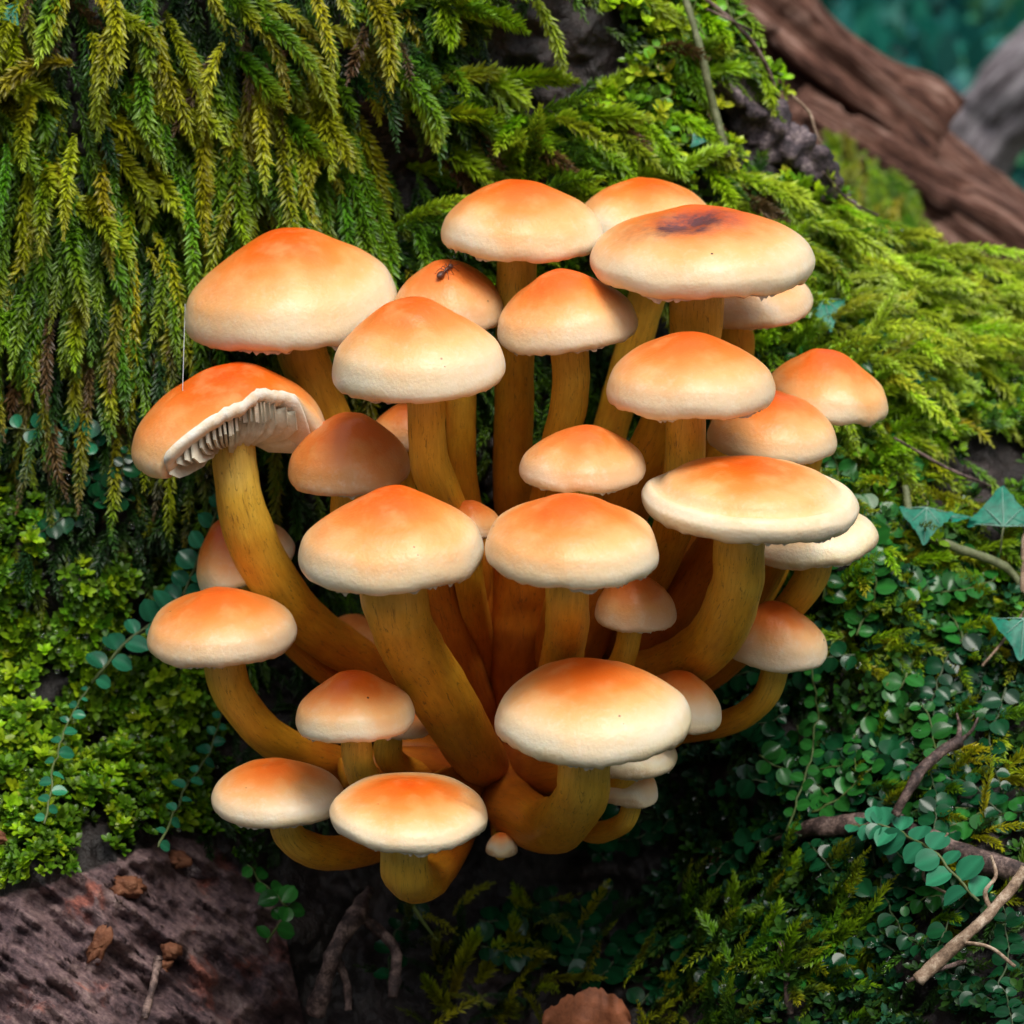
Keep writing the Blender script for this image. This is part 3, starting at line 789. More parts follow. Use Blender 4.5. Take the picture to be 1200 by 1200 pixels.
def frond_geo(P0, D0, N0, L, W, nodes, droop, col, tip, K=4, lift=.25, bend=None):
    """feathery fronds: a curved axis with K small pointed folded leaves at each node"""
    F = len(P0)
    L = np.broadcast_to(L, (F,)); W = np.broadcast_to(W, (F,)); droop = np.broadcast_to(droop, (F,))
    p = np.array(P0, float); d = norm(np.array(D0, float) + N0 * lift); n = np.array(N0, float)
    step = (L / nodes)[:, None]
    pos = []; dirs = []
    bend = rng.normal(0, .35, F) if bend is None else bend
    side0 = norm(np.cross(d, n))
    for i in range(nodes):
        pos.append(p.copy()); dirs.append(d.copy())
        p = p + d * step
        d = norm(d + (GRAV * droop[:, None] + side0 * bend[:, None] - n * lift * .55) / nodes + rng.normal(0, .02, (F, 3)))
    pos = np.stack(pos, 1); d = np.stack(dirs, 1)                       # F,N,3
    side = norm(np.cross(d, n[:, None])); up = norm(np.cross(side, d))
    f = (np.arange(nodes) / (nodes - 1))
    prof = np.clip(.55 + 1.6 * f, 0, 1) * np.clip((1.12 - f) * 2.6, .42, 1)
    ks = np.arange(K)
    base_phi = np.array([8, 172, 62, 118, -25, 205])[:K]
    phi = np.radians(base_phi[None, None] + rng.normal(0, 14, (F, nodes, K)))
    al = np.radians(rng.normal(46, 8, (F, nodes, K)) - 16 * (f[None, :, None] > .9))
    sd, u, dd = side[:, :, None], up[:, :, None], d[:, :, None]
    outw = sd * np.cos(phi)[..., None] + u * np.sin(phi)[..., None]
    ld = norm(dd * np.cos(al)[..., None] + outw * np.sin(al)[..., None])
    ll = (W[:, None, None] * prof[None, :, None] * rng.uniform(.75, 1.2, (F, nodes, K)))[..., None]
    ax = norm(np.cross(ld, u + .6 * outw + 1e-4)); nn = np.cross(ax, ld)
    j = rng.uniform(0, 1, (F, nodes, K, 1))
    b = pos[:, :, None] + dd * (j * step[:, None, None])
    wd = .135
    v0 = b; v1 = b + ld * ll * .42 + ax * ll * wd + nn * ll * .07; v2 = b + ld * ll * .42 - ax * ll * wd + nn * ll * .10
    v3 = b + ld * ll - nn * ll * .10
    V = np.stack([v0, v1, v3, v2], -2).reshape(-1, 3)
    nl = F * nodes * K
    i0 = np.arange(nl) * 4
    tris = np.stack([np.stack([i0, i0 + 1, i0 + 2], -1), np.stack([i0, i0 + 2, i0 + 3], -1)], 1).reshape(-1, 3)
    col = np.broadcast_to(np.asarray(col, float), (F, 3)); tip = np.broadcast_to(np.asarray(tip, float), (F, 3))
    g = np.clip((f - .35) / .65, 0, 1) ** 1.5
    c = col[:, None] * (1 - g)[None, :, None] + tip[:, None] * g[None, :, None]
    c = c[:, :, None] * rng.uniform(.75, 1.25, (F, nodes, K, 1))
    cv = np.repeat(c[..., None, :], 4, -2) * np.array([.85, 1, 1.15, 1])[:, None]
    # the thin axis
    sp = np.stack([pos - side * (W * .05)[:, None, None], pos + side * (W * .05)[:, None, None]], 2).reshape(-1, 3)
    a = (np.arange(F)[:, None] * nodes + np.arange(nodes - 1)[None]).ravel() * 2 + len(V)
    q = np.stack([a, a + 1, a + 3, a + 2], -1)
    cs = np.repeat((col[:, None] * .6 + .02) * np.ones((1, nodes, 1)), 2, 1).reshape(-1, 3)
    return np.vstack([V, sp]), tris, q, np.vstack([cv.reshape(-1, 3), cs])

# holes in the moss where wood shows
HOLES = [(620, 50, 58, 46), (645, 15, 50, 34), (475, 168, 44, 34), (440, 215, 42, 46), (880, 158, 44, 30), (928, 200, 40, 26), (845, 118, 38, 26), (905, 180, 40, 28),
         (690, 75, 40, 46), (1165, 545, 48, 30), (1130, 570, 30, 22), (610, 105, 40, 22), (380, 60, 24, 18)]
def hole(px, py):
    h = np.zeros(np.shape(px), bool)
    for a, b, c, d in HOLES: h |= ((px - a) / c) ** 2 + ((py - b) / d) ** 2 < 1
    return h

def sample(n, box, pad_sil=4):
    px = rng.uniform(box[0], box[2], n); py = rng.uniform(box[1], box[3], n)
    ok = (py > sil(px) + pad_sil) & ~hole(px, py) & (bark_mask(px, py) < .3)
    return px[ok], py[ok]

def img_dir(deg):
    """direction in the plane facing the viewer; 0 = right, 90 = down"""
    a = np.radians(deg)
    return np.stack([np.cos(a), 0 * a, -np.sin(a)], -1)

def pick(cols, n):
    c = np.array(cols)[rng.integers(0, len(cols), n)]
    return c * rng.uniform(.6, 1.4, (n, 1)) * (1 + .08 * rng.normal(0, 1, (n, 3)))

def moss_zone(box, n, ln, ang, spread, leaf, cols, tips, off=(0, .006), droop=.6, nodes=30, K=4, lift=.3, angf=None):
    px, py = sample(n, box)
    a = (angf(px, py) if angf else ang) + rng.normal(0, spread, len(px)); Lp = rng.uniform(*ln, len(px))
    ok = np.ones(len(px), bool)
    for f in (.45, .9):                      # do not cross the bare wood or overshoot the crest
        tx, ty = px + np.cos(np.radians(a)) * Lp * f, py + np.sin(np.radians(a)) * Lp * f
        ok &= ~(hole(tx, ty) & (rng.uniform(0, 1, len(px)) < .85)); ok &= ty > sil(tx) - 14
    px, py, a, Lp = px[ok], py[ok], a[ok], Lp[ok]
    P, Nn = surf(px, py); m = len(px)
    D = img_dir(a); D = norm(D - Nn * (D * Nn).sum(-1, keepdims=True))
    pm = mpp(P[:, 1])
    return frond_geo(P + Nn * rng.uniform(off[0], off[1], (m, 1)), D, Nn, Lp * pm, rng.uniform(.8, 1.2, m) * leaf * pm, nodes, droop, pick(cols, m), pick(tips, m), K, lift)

def join(parts):
    V = []; T_ = []; Q = []; C = []; o = 0
    for v, t, q, c in parts:
        V.append(v); T_.append(t + o); Q.append(q + o); C.append(c); o += len(v)
    return np.vstack(V), np.vstack(T_), np.vstack(Q), np.vstack(C)

def stuff(name, parts, mat, label, cat):
    V, t, q, c = join(parts)
    o = link(name, make_mesh(name, V, q if len(q) else None, t, mat, col=c, smooth=False))
    return tag(o, label, cat, None, 'stuff')

hang = lambda px, py: 92 - (px - 220) * .06 + np.where(py < 170, -20, 0)
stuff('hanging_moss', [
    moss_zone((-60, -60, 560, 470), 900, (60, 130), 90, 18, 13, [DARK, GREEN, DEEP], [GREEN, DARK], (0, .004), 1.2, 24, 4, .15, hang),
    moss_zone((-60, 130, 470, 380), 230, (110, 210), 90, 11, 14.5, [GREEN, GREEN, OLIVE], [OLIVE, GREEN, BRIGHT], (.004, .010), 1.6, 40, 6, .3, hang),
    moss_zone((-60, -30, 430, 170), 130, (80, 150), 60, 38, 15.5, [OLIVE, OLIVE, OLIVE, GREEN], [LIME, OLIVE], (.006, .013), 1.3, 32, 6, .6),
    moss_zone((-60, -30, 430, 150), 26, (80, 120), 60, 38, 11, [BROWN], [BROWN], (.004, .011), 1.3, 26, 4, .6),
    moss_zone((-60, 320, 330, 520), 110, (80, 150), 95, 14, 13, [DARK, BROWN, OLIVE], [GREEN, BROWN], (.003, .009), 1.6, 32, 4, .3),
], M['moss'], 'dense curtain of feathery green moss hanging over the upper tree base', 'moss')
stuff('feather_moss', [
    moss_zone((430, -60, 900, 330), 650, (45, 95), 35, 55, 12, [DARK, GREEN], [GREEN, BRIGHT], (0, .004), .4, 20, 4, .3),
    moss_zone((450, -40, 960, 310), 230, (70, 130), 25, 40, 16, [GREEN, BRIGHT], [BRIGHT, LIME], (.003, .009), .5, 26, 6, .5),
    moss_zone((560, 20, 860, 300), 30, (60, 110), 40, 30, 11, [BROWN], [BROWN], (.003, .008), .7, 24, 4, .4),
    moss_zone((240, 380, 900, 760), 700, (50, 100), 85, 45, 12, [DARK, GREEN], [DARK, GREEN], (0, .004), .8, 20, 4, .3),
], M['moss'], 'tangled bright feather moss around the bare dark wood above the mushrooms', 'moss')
stuff('slope_moss', [  # yellow-green moss, its greens lightened to carry sky light on the slope
    moss_zone((880, 230, 1290, 520), 1100, (40, 90), 10, 60, 11, [GREEN, BRIGHT], [BRIGHT, LIME], (0, .005), .2, 20, 4, .6),
    moss_zone((930, 240, 1290, 470), 380, (70, 130), 0, 32, 12.5, [BRIGHT, LIME, LIME], [LIME, (.5, .62, .05)], (.003, .009), .35, 26, 6, .8),
    moss_zone((900, 480, 1290, 780), 500, (40, 90), 40, 60, 12, [GREEN, BRIGHT, OLIVE], [BRIGHT, LIME], (0, .006), .5, 20, 4, .5),
], M['moss'], 'bright yellow-green moss cushion sloping away beside the cluster', 'moss')
stuff('low_moss', [
    moss_zone((780, 760, 1290, 1290), 480, (35, 75), 60, 70, 10, [DARK, DEEP], [DARK, GREEN], (0, .004), .3, 16, 4, .3),
    moss_zone((820, 1040, 1020, 1230), 90, (60, 120), 0, 60, 13, [GREEN, DARK], [BRIGHT, OLIVE], (.002, .009), .1, 26, 4, .6),
    moss_zone((1000, 860, 1260, 1120), 60, (50, 100), 20, 60, 12.5, [GREEN, OLIVE], [BRIGHT, OLIVE], (.002, .008), .3, 22, 4, .6),
    moss_zone((430, 1060, 800, 1290), 80, (50, 110), -20, 70, 10, [DEEP, OLIVE], [DARK, OLIVE], (0, .006), .2, 24, 4, .5),
    moss_zone((-60, 440, 260, 660), 260, (40, 90), 95, 40, 11, [DEEP, DARK], [DARK, OLIVE], (0, .004), 1.0, 20, 4, .2),
    moss_zone((230, 760, 480, 1000), 140, (30, 60), 95, 40, 9, [DEEP, DARK], [DARK], (0, .003), 1.0, 16, 4, .2),
], M['moss'], 'thin dark moss creeping among the shaded plants round the cluster foot', 'moss')

# small rosettes of the carpet moss
def rosettes(box, n, leaf, cols, K=9, off=(0, .005), jag=True):
    px, py = sample(n, box); m = len(px)
    dens = fbm(np.stack([px / 55, py / 55, 0 * px + 5], -1), 3)
    P, Nn = surf(px, py); pm = mpp(P[:, 1])
    keep = dens > -.25
    P, Nn, pm, dens = P[keep], Nn[keep], pm[keep], dens[keep]; m = len(P)
    Nn = norm(Nn + np.array([0, -.1, .7]) + rng.normal(0, .25, (m, 3)))
    P = P + Nn * (rng.uniform(*off, (m, 1)) + .004 * np.clip(dens, 0, 1)[:, None])
    s = norm(np.cross(Nn, np.array([.3, .8, .1]))); t = np.cross(s, Nn)
    ph = rng.uniform(0, 6.3, (m, 1)) + np.arange(K)[None] * 2.4
    el = np.radians(18 + 55 * (np.arange(K) / K))[None] + rng.normal(0, .12, (m, K))
    o = s[:, None] * np.cos(ph)[..., None] + t[:, None] * np.sin(ph)[..., None]
    ld = norm(o * np.cos(el)[..., None] + Nn[:, None] * np.sin(el)[..., None])
    ll = (pm * leaf)[:, None, None] * rng.uniform(.7, 1.2, (m, K, 1)) * (1 - .35 * (np.arange(K) / K))[None, :, None]
    ax = norm(np.cross(ld, Nn[:, None])); nn = np.cross(ax, ld)
    b = P[:, None] + 0 * ld
    pts_ = [b, b + ld * ll * .35 + ax * ll * .24 + nn * ll * .05, b + ld * ll * .75 + ax * ll * .22 + nn * ll * .06, b + ld * ll, b + ld * ll * .75 - ax * ll * .22 + nn * ll * .06, b + ld * ll * .35 - ax * ll * .24 + nn * ll * .05]
    V = np.stack(pts_, -2).reshape(-1, 3); nl = m * K; i0 = np.arange(nl) * 6
    q = np.concatenate([np.stack([i0, i0 + 1, i0 + 2, i0 + 3], -1), np.stack([i0, i0 + 3, i0 + 4, i0 + 5], -1)])
    c = pick(cols, m)[:, None] * rng.uniform(.8, 1.2, (m, K, 1))
    return V, np.zeros((0, 3), int), q, np.repeat(c.reshape(-1, 1, 3), 6, 1).reshape(-1, 3)
stuff('carpet_moss', [rosettes((-80, 590, 250, 1040), 4800, 13, [GREEN, BRIGHT, GREEN, (.12, .25, .02)]), rosettes((-80, 640, 230, 1000), 1500, 17, [BRIGHT, GREEN], 8, (.002, .007)),
                      rosettes((150, 850, 330, 1010), 300, 11, [DARK, GREEN])],
      M['moss'], 'cushion of small-leaved bright green moss above the bare bark', 'moss')
stuff('broad_leaved_moss', [rosettes((680, -60, 990, 260), 900, 17, [BRIGHT, GREEN, LIME], 7, (.001, .007)), rosettes((900, 300, 1290, 760), 1100, 18, [GREEN, DARK, (.06, .20, .05)], 6, (.001, .007)),
                            rosettes((780, 700, 1290, 1290), 1900, 17, [DARK, DEEP, (.015, .07, .03)], 6, (.001, .007))],
      M['leaf'], 'loose small round leaves growing through the moss', 'moss')

# prominent single fronds
FR = [  # box, count, length, angle, spread, leaf, colour, tip, offset, droop, label, group
 ((-20, 40, 140, 260), 16, (90, 150), 18, 16, 13, OLIVE, LIME, .014, .7, 'stout yellow-green moss frond pointing sideways out of the hanging curtain', 'stout sideways moss fronds'),
 ((120, 30, 440, 130), 18, (100, 170), 55, 30, 12.5, OLIVE, LIME, .013, 1.6, 'long olive moss frond arching over the top of the curtain', 'arching olive moss fronds'),
 ((30, 150, 430, 330), 46, (130, 210), 90, 9, 11, GREEN, OLIVE, .011, 1.6, 'long green moss frond hanging straight down the tree base', 'long hanging moss fronds'),
 ((180, 110, 330, 250), 9, (45, 75), 70, 30, 15, BRIGHT, LIME, .015, .8, 'short plump lime-tipped moss shoot in the hanging curtain', 'plump lime moss shoots'),
 ((470, 90, 720, 230), 26, (80, 140), 20, 24, 14, BRIGHT, LIME, .010, .5, 'bright flat moss frond reaching across the dark wood', 'bright moss fronds over dark wood'),
 ((500, 120, 640, 190), 3, (100, 130), 40, 8, 10, BROWN, BROWN, .011, .7, 'dried brown moss frond among the bright ones', 'dried brown moss fronds'),
 ((820, 200, 960, 260), 9, (90, 140), 5, 12, 13, LIME, LIME, .009, .4, 'flat lime moss frond lying just above the bruised mushroom', 'lime moss fronds behind the bruised cap'),
 ((960, 300, 1180, 420), 30, (70, 120), 0, 28, 10, LIME, LIME, .006, .5, 'lime moss frond standing off the bright slope', 'lime moss fronds on the slope'),
 ((840, 1080, 990, 1180), 16, (80, 130), -10, 45, 12, GREEN, BRIGHT, .010, .0, 'green moss frond spreading over the forest floor litter', 'moss fronds on the low litter'),
 ((520, 1120, 640, 1200), 5, (60, 110), -75, 14, 12, OLIVE, BRIGHT, .012, -.2, 'upright moss shoot in the dark hollow', 'upright moss shoots in the hollow'),
 ((1060, 780, 1190, 900), 9, (60, 100), 110, 20, 13, OLIVE, BRIGHT, .009, 1.0, 'yellowish moss tuft hanging among the dark creeping plants', 'yellowish hanging moss tufts'),
]
for (box, n, ln, ang, spr, leaf, c0, c1, off_, dr, lab, grp) in FR:
    for k in range(int(n * 1.15)):
        px = rng.uniform(box[0], box[2], 1); py = rng.uniform(box[1], box[3], 1)
        a_ = ang + rng.normal(0, spr, 1); L = rng.uniform(*ln, 1)
        ex, ey = px + np.cos(np.radians(a_)) * L, py + np.sin(np.radians(a_)) * L
        if ey[0] < sil(ex[0]) - 5 and box[0] > 700 and box[1] < 700: a_ = a_ * 0 + 35 + rng.normal(0, 8, 1)
        P, Nn = surf(px, py)
        D = img_dir(a_); D = norm(D - Nn * (D * Nn).sum(-1, keepdims=True)); pm = mpp(P[:, 1])
        V, t, q, c = frond_geo(P, D, Nn, L * pm, leaf * 1.5 * pm, int(L[0] / 3.6), dr, np.array(c0) * rng.uniform(.8, 1.25), np.array(c1) * rng.uniform(.8, 1.2), 6, .55 + off_ * 20)
        o = link('moss_frond', make_mesh('moss_frond', V - P[0], q, t, M['moss'], col=c, smooth=False), None, P[0])
        tag(o, lab, 'moss', grp)

# ------------------------------------------------------------------ creeping round-leaved plants
def leaf_mesh(name, col, width=.46, cup=.10, curl=.16, n=6, tipcol=None):
    x = np.linspace(0, 1, n + 1)
    wv = width * np.sin(np.pi * np.clip(x * .93 + .035, 0, 1)) ** .62
    wv[0] = .03; wv[-1] = .03
    z = -curl * x ** 2 + .02
    rows = []
    for k, f in enumerate((-1, -.5, 0, .5, 1)):
        rows.append(np.stack([x, wv * f, z + cup * abs(f) ** 1.5 * (wv / width) - (.015 if f == 0 else 0)], -1))
    V = np.array(rows).reshape(-1, 3)
    c = np.tile(np.array(col)[None], (len(V), 1)); c[2 * (n + 1):3 * (n + 1)] *= 1.35     # paler midrib
    c[:(n + 1)] *= 1.15; c[4 * (n + 1):] *= 1.15
    return make_mesh(name, V, grid_quads(5, n + 1), mat=M['leaf'], col=c)

TEAL = (.022, .15, .075); PINE = (.005, .045, .015); FRESH = (.11, .28, .02); MID = (.016, .105, .016)
LEAFM = {}
for nm, cc in (('teal', TEAL), ('pine', PINE), ('fresh', FRESH), ('mid', MID)):
    LEAFM[nm] = [leaf_mesh('leaf', np.array(cc) * k, random.uniform(.40, .54), random.uniform(.04, .16), random.uniform(.05, .3)) for k in (.75, 1.0, 1.3)]
STEMM = {}
def stem_mat(nm, c):
    if nm not in STEMM: STEMM[nm] = simple('creeper_stem_' + nm, c, .5, .4, 400, .4)
    return STEMM[nm]
STEMC = {'teal': (.12, .16, .05), 'pine': (.05, .08, .03), 'fresh': (.16, .22, .04), 'mid': (.09, .14, .03)}

def on_surface(pts, off, n):
    p = catmull(np.array(pts, float), n)
    e = 45.0
    x, y = p[:, 0], p[:, 1]
    lo = lambda a, b: at(a, b, depth0(a, b))
    nn = norm(np.cross(lo(x + e, y) - lo(x - e, y), lo(x, y + e) - lo(x, y - e))); nn = np.where(nn[:, 1:2] > 0, -nn, nn)
    d = depth(x, y)
    k = max(3, n // 4) | 1
    d = np.convolve(np.pad(d, k // 2, mode='edge'), np.ones(k) / k, 'valid')
    P = at(x, y, d)
    for _ in range(12): nn[1:-1] = (nn[:-2] + nn[1:-1] + nn[2:]) / 3
    nn = norm(nn)
    return P + nn * off, nn

def creeper(pts, nleaf, size, kind, label, group=None, off=.004, taper=True, sw=3.0, two=True):
    path, Nn = on_surface(pts, off, 26)
    path = path + .0006 * np.stack([fbm(path * 300 + k, 2) for k in (0, 9, 18)], -1)
    base = path[-1].copy()
    root = thing('creeping_plant', base, label, 'plant', group)
    pm = mpp(path[:, 1].mean())
    V, q, tr, tt, aa = tube(path, np.linspace(.6, 1.1, 26) * sw / 2 * pm, 6)
    link('stem', make_mesh('stem', V - base, q, tr, stem_mat(kind, STEMC[kind])), root)
    d = norm(np.gradient(path, axis=0))
    for k in range(nleaf):
        f = (k + .5) / nleaf * 25
        i = min(int(f), 24); g = f - i
        p = path[i] * (1 - g) + path[i + 1] * g
        nn = norm(Nn[i] + np.array([0, -.25, .55]) + rng.normal(0, .28, 3)); dd = -d[i]          # leaves point towards the growing tip
        sd_ = norm(np.cross(dd, nn)) * (1 if k % 2 else -1)
        ld = norm(sd_ * 1.0 + dd * rng.uniform(.1, .6) + nn * rng.uniform(-.05, .25))
        zz = norm(nn - ld * (nn @ ld)); yy = np.cross(zz, ld)
        sz = size * pm * rng.uniform(.75, 1.2) * ((.55 + .45 * min(1, f / 9)) if taper else 1)
        o = link('leaf', LEAFM[kind][rng.integers(0, 3)], root)
        m4 = Matrix(np.array([ld * sz, yy * sz, zz * sz]).T.tolist()).to_4x4(); m4.translation = Vector(p - base)
        o.matrix_local = m4

creeper([(278, 540), (250, 582), (226, 640), (206, 690), (172, 730), (128, 772), (88, 835)], 26, 27, 'teal', 'teal round-leaved creeper trailing down beside the torn mushroom', off=.017, sw=4)
creeper([(84, 838), (62, 900), (50, 960), (45, 1010)], 15, 17, 'teal', 'thin creeper with tiny pale teal leaves over the carpet moss', off=.017)
creeper([(246, 830), (226, 900), (190, 962), (156, 1030)], 16, 17, 'teal', 'creeper with a reddish stem ending at the bark knot', off=.014)
creeper([(8, 500), (50, 500), (95, 505), (108, 520)], 10, 24, 'teal', 'dark teal creeper in the shade under the hanging moss', off=.012)
creeper([(965, 772), (981, 850), (976, 920), (955, 1000)], 22, 18, 'mid', 'long straight thread-like creeper hanging below the outermost low mushroom', off=.014, sw=3)
creeper([(1028, 1000), (1070, 1004), (1120, 1040), (1168, 1100)], 18, 34, 'teal', 'blue-green creeper lying over the dark rotten stick', off=.014, sw=4)
creeper([(996, 842), (1030, 880), (1062, 915), (1080, 940)], 14, 22, 'mid', 'creeper leaning toward the broken-tipped twig', off=.008)
creeper([(262, 1030), (290, 1060), (305, 1080), (280, 1120)], 11, 24, 'mid', 'glossy small creeper hanging at the edge of the bare bark', off=.010)
creeper([(505, 1020), (470, 1070), (450, 1110), (440, 1170)], 11, 22, 'pine', 'dark creeper dangling under the lowest mushroom', off=.008)
for n_, box, kind, sz, lab, grp, ln in (
        (44, (790, 830, 1190, 1190), 'pine', 22, 'dark glossy round-leaved creeper covering the shaded foot of the tree base', 'dark creepers at the foot', 120),
        (16, (840, 780, 1190, 1100), 'mid', 23, 'mid-green round-leaved creeper among the darker ones', 'mid-green creepers at the foot', 110),
        (24, (930, 350, 1180, 720), 'mid', 24, 'green round-leaved creeper threading through the slope moss', 'creepers in the slope moss', 100),
        (12, (940, 340, 1180, 700), 'fresh', 20, 'light green creeper shoot on the moss slope', 'light green slope shoots', 80),
        (14, (790, 10, 930, 210), 'fresh', 15, 'pale green small-leaved creeper on the crest beside the fallen log', 'small-leaved crest creepers', 80),
        (7, (-10, 480, 200, 640), 'pine', 20, 'shaded creeper in the dark gap below the hanging moss', 'shaded gap creepers', 80),
        (8, (640, 990, 800, 1160), 'pine', 24, 'black-green creeper in the dark hollow under the hooked stem', 'hollow creepers', 100)):
    c_ = 0
    while c_ < n_:
        x0, y0 = rng.uniform(box[0], box[2]), rng.uniform(box[1], box[3]); a = rng.uniform(0, 6.28)
        P_ = [(x0 + ln * f * math.cos(a + .5 * f), y0 + ln * f * math.sin(a + .5 * f)) for f in (0, .33, .66, 1)]
        if any(p[1] < sil(p[0]) + 12 or hole(np.array(p[0]), np.array(p[1])) or bark_mask(np.array(p[0]), np.array(p[1])) > .2 or p[0] > 1230 for p in P_): continue
        creeper(P_, int(ln / 8), sz, kind, lab, grp, rng.uniform(.003, .010)); c_ += 1

# ------------------------------------------------------------------ ivy
def ivy(px, py, size, rot, label, off=.017, face=(0, -.75, .65), lobes=1.0):
    P = at(px, py, float(depth(px, py)) - off)
    root = thing('ivy_leaf', P, label, 'ivy')
    out = np.array([(0, -.02), (.10, -.30), (.02, -.62), (.30, -.50), (.46, -.36), (.74, -.17), (1.02, 0), (.74, .17), (.46, .36), (.30, .50), (.02, .62), (.10, .30)])
    out[:, 1] *= lobes
    # subdivide outline, rings to the middle
    O = catmull(np.vstack([out, out[:1]]), 49)[:-1]
    O = O + .012 * rng.normal(0, 1, O.shape)
    c = np.array([.30, 0])
    rings = [c + (O - c) * f for f in (1, .8, .6, .4, .2, .02)]
    V = []
    for r_, f in zip(rings, (1, .8, .6, .4, .2, .02)):
        z = -.16 * (r_[:, 0] - .3) ** 2 - .25 * r_[:, 1] ** 2 + .03 * np.abs(r_[:, 1]) ** .7 + .02 * noise(np.stack([r_[:, 0] * 5, r_[:, 1] * 5, 0 * r_[:, 0] + px], -1))
        V.append(np.column_stack([r_, z]))
    V = np.vstack(V)
    a = math.radians(rot); n = norm(np.array(face, float))
    ux = np.array([math.cos(a), 0, -math.sin(a)]); ux = norm(ux - n * (ux @ n)); uy = np.cross(n, ux)
    pm = mpp(P[1]); s_ = size * pm
    Mx = np.array([ux, uy, n]) * s_
    q = grid_quads(6, 48, True)
    c0 = np.array((.008, .20, .125))
    cc = c0 * (1 + .25 * noise(V * 4 + px))[:, None]
    bl = link('blade', make_mesh('blade', V @ Mx, q, mat=M['ivy'], col=cc), root)
    for e in ((1.0, 0), (.08, -.56), (.08, .56), (.46, -.34), (.46, .34)):
        k = np.linspace(0, .93, 10); x = .02 + (e[0] - .02) * k; y = e[1] * lobes * k
        z = -.16 * (x - .3) ** 2 - .25 * y ** 2 + .03 * np.abs(y) ** .7 + .016
        V2, q2, t2, _, _ = tube(np.column_stack([x, y, z]) @ Mx, np.linspace(.017, .006, 10) * s_, 5)
        link('vein', make_mesh('vein', V2, q2, t2, M['vein']), bl)
    st = np.array([(0, 0, 0), (-.2, .03, -.12), (-.42, .02, -.45)]) @ Mx
    V2, q2, t2, _, _ = tube(catmull(st, 8), .02 * s_, 5)
    link('petiole', make_mesh('petiole', V2, q2, t2, M['vine']), root)
M['vein'] = simple('ivy_vein', (.22, .42, .33), .45, .4, 400, .2)
ivy(966, 350, 44, 84, 'teal ivy leaf hanging point-down beside the bruised mushroom', lobes=.95)
ivy(1055, 440, 44, 10, 'flat teal ivy leaf beyond the peaked mushroom', face=(0, -.35, .95))
ivy(1086, 594, 50, 95, 'teal ivy leaf with pale veins hanging beside the stepped-rim mushroom', lobes=1.05)
ivy(1112, 606, 34, -8, 'narrow teal ivy leaf seen edge-on next to the pale-veined one', face=(0, -.25, .97), lobes=.6)
ivy(1176, 618, 60, -88, 'broad teal ivy leaf near the bare grey wood on the slope', lobes=1.15)
ivy(1200, 724, 56, 96, 'teal ivy leaf low above the creepers at the far end of the vine stem', lobes=1.1)
ivy(4, 8, 30, 60, 'small dark ivy leaf at the top of the hanging moss curtain')
ivy(812, 158, 26, 20, 'single soft green leaf at the foot of the grey vine stem')

# ------------------------------------------------------------------ twigs, roots, litter
def twig(name, pts, wid, mat, label, cat='twig', off=.004, rough=.18, n=40, seg=10, group=None, sub=(), offs=None):
    path, Nn = on_surface(pts, 0, n)
    o_ = np.interp(np.linspace(0, 1, n), np.linspace(0, 1, len(offs)), offs) if offs else off
    path = path + Nn * (np.ones((n, 1)) * np.reshape(o_, (-1, 1)))
    base = path[-1].copy(); pm = mpp(path[:, 1].mean())
    rad = np.interp(np.linspace(0, 1, n), np.linspace(0, 1, len(wid)), wid) / 2 * pm
    V, q, t, _, _ = tube(path, rad, seg, rough, 350, True, .15, pts[0][0] * .1)
    me = make_mesh(name, V - base, q, t, mat)
    if not sub:
        return tag(link(name, me, None, base), label, cat, group)
    root = thing(name, base, label, cat, group)
    link('main_stem', me, root)
    for sp_, sw_, so in sub:
        p2, n2 = on_surface(sp_, 0, 20); p2 = p2 + n2 * np.linspace(so[0], so[1], 20)[:, None]
        V, q, t, _, _ = tube(p2, np.linspace(sw_[0], sw_[1], 20) / 2 * pm, 8, rough, 350, True, .15, sp_[0][0] * .1)
        link('side_shoot', make_mesh('side_shoot', V - base, q, t, mat), root)
    return root
twig('vine_stem', [(758, -10), (778, 60), (795, 130), (815, 200)], [8, 9, 10], M['vine'], 'grey-green woody vine stem running down the crest of the tree base', 'vine', .014)
twig('brown_twig', [(765, -10), (822, 40), (852, 80), (872, 130)], [5, 6, 4], M['twig'], 'thin dark brown twig with a side shoot beside the grey vine stem', 'twig', .013, sub=[([(790, 22), (810, 32), (840, 48)], (3.5, 3), (.013, .013))])
twig('tendril', [(900, 118), (922, 140), (930, 165), (946, 200)], [3, 3.2, 2.4], M['pale_twig'], 'curled dry tendril standing against the fallen log', 'twig', .008)
twig('dry_stalk', [(935, 215), (965, 250), (1000, 270)], [3, 3.5, 3], M['twig'], 'short dark stalk lying where the moss slope begins', 'twig', .009)
twig('vine_stem', [(1046, 590), (1060, 636), (1108, 664), (1165, 690), (1195, 730)], [8, 11, 11, 9], M['vine'], 'bent olive vine stem under the ivy leaves', 'vine', .010)
twig('dark_twig', [(1030, 535), (1090, 572), (1142, 596)], [3, 4, 3], M['twig'], 'thread-thin dark twig crossing above the ivy leaves', 'twig', .010)
twig('ivy_stalk', [(1184, 625), (1181, 670), (1184, 725)], [6, 7, 6], M['pale_twig'], 'upright grey stalk below the broad ivy leaf', 'twig', .012)
twig('broken_twig', [(1140, 912), (1120, 925), (1100, 950), (1080, 996)], [15, 13, 14, 11], M['twig'], 'short weathered twig with a forked broken tip', 'twig', .016, sub=[([(1138, 914), (1140, 902), (1137, 890)], (9, 3), (.016, .020)), ([(1138, 914), (1152, 906), (1158, 895)], (7, 2), (.016, .019))])
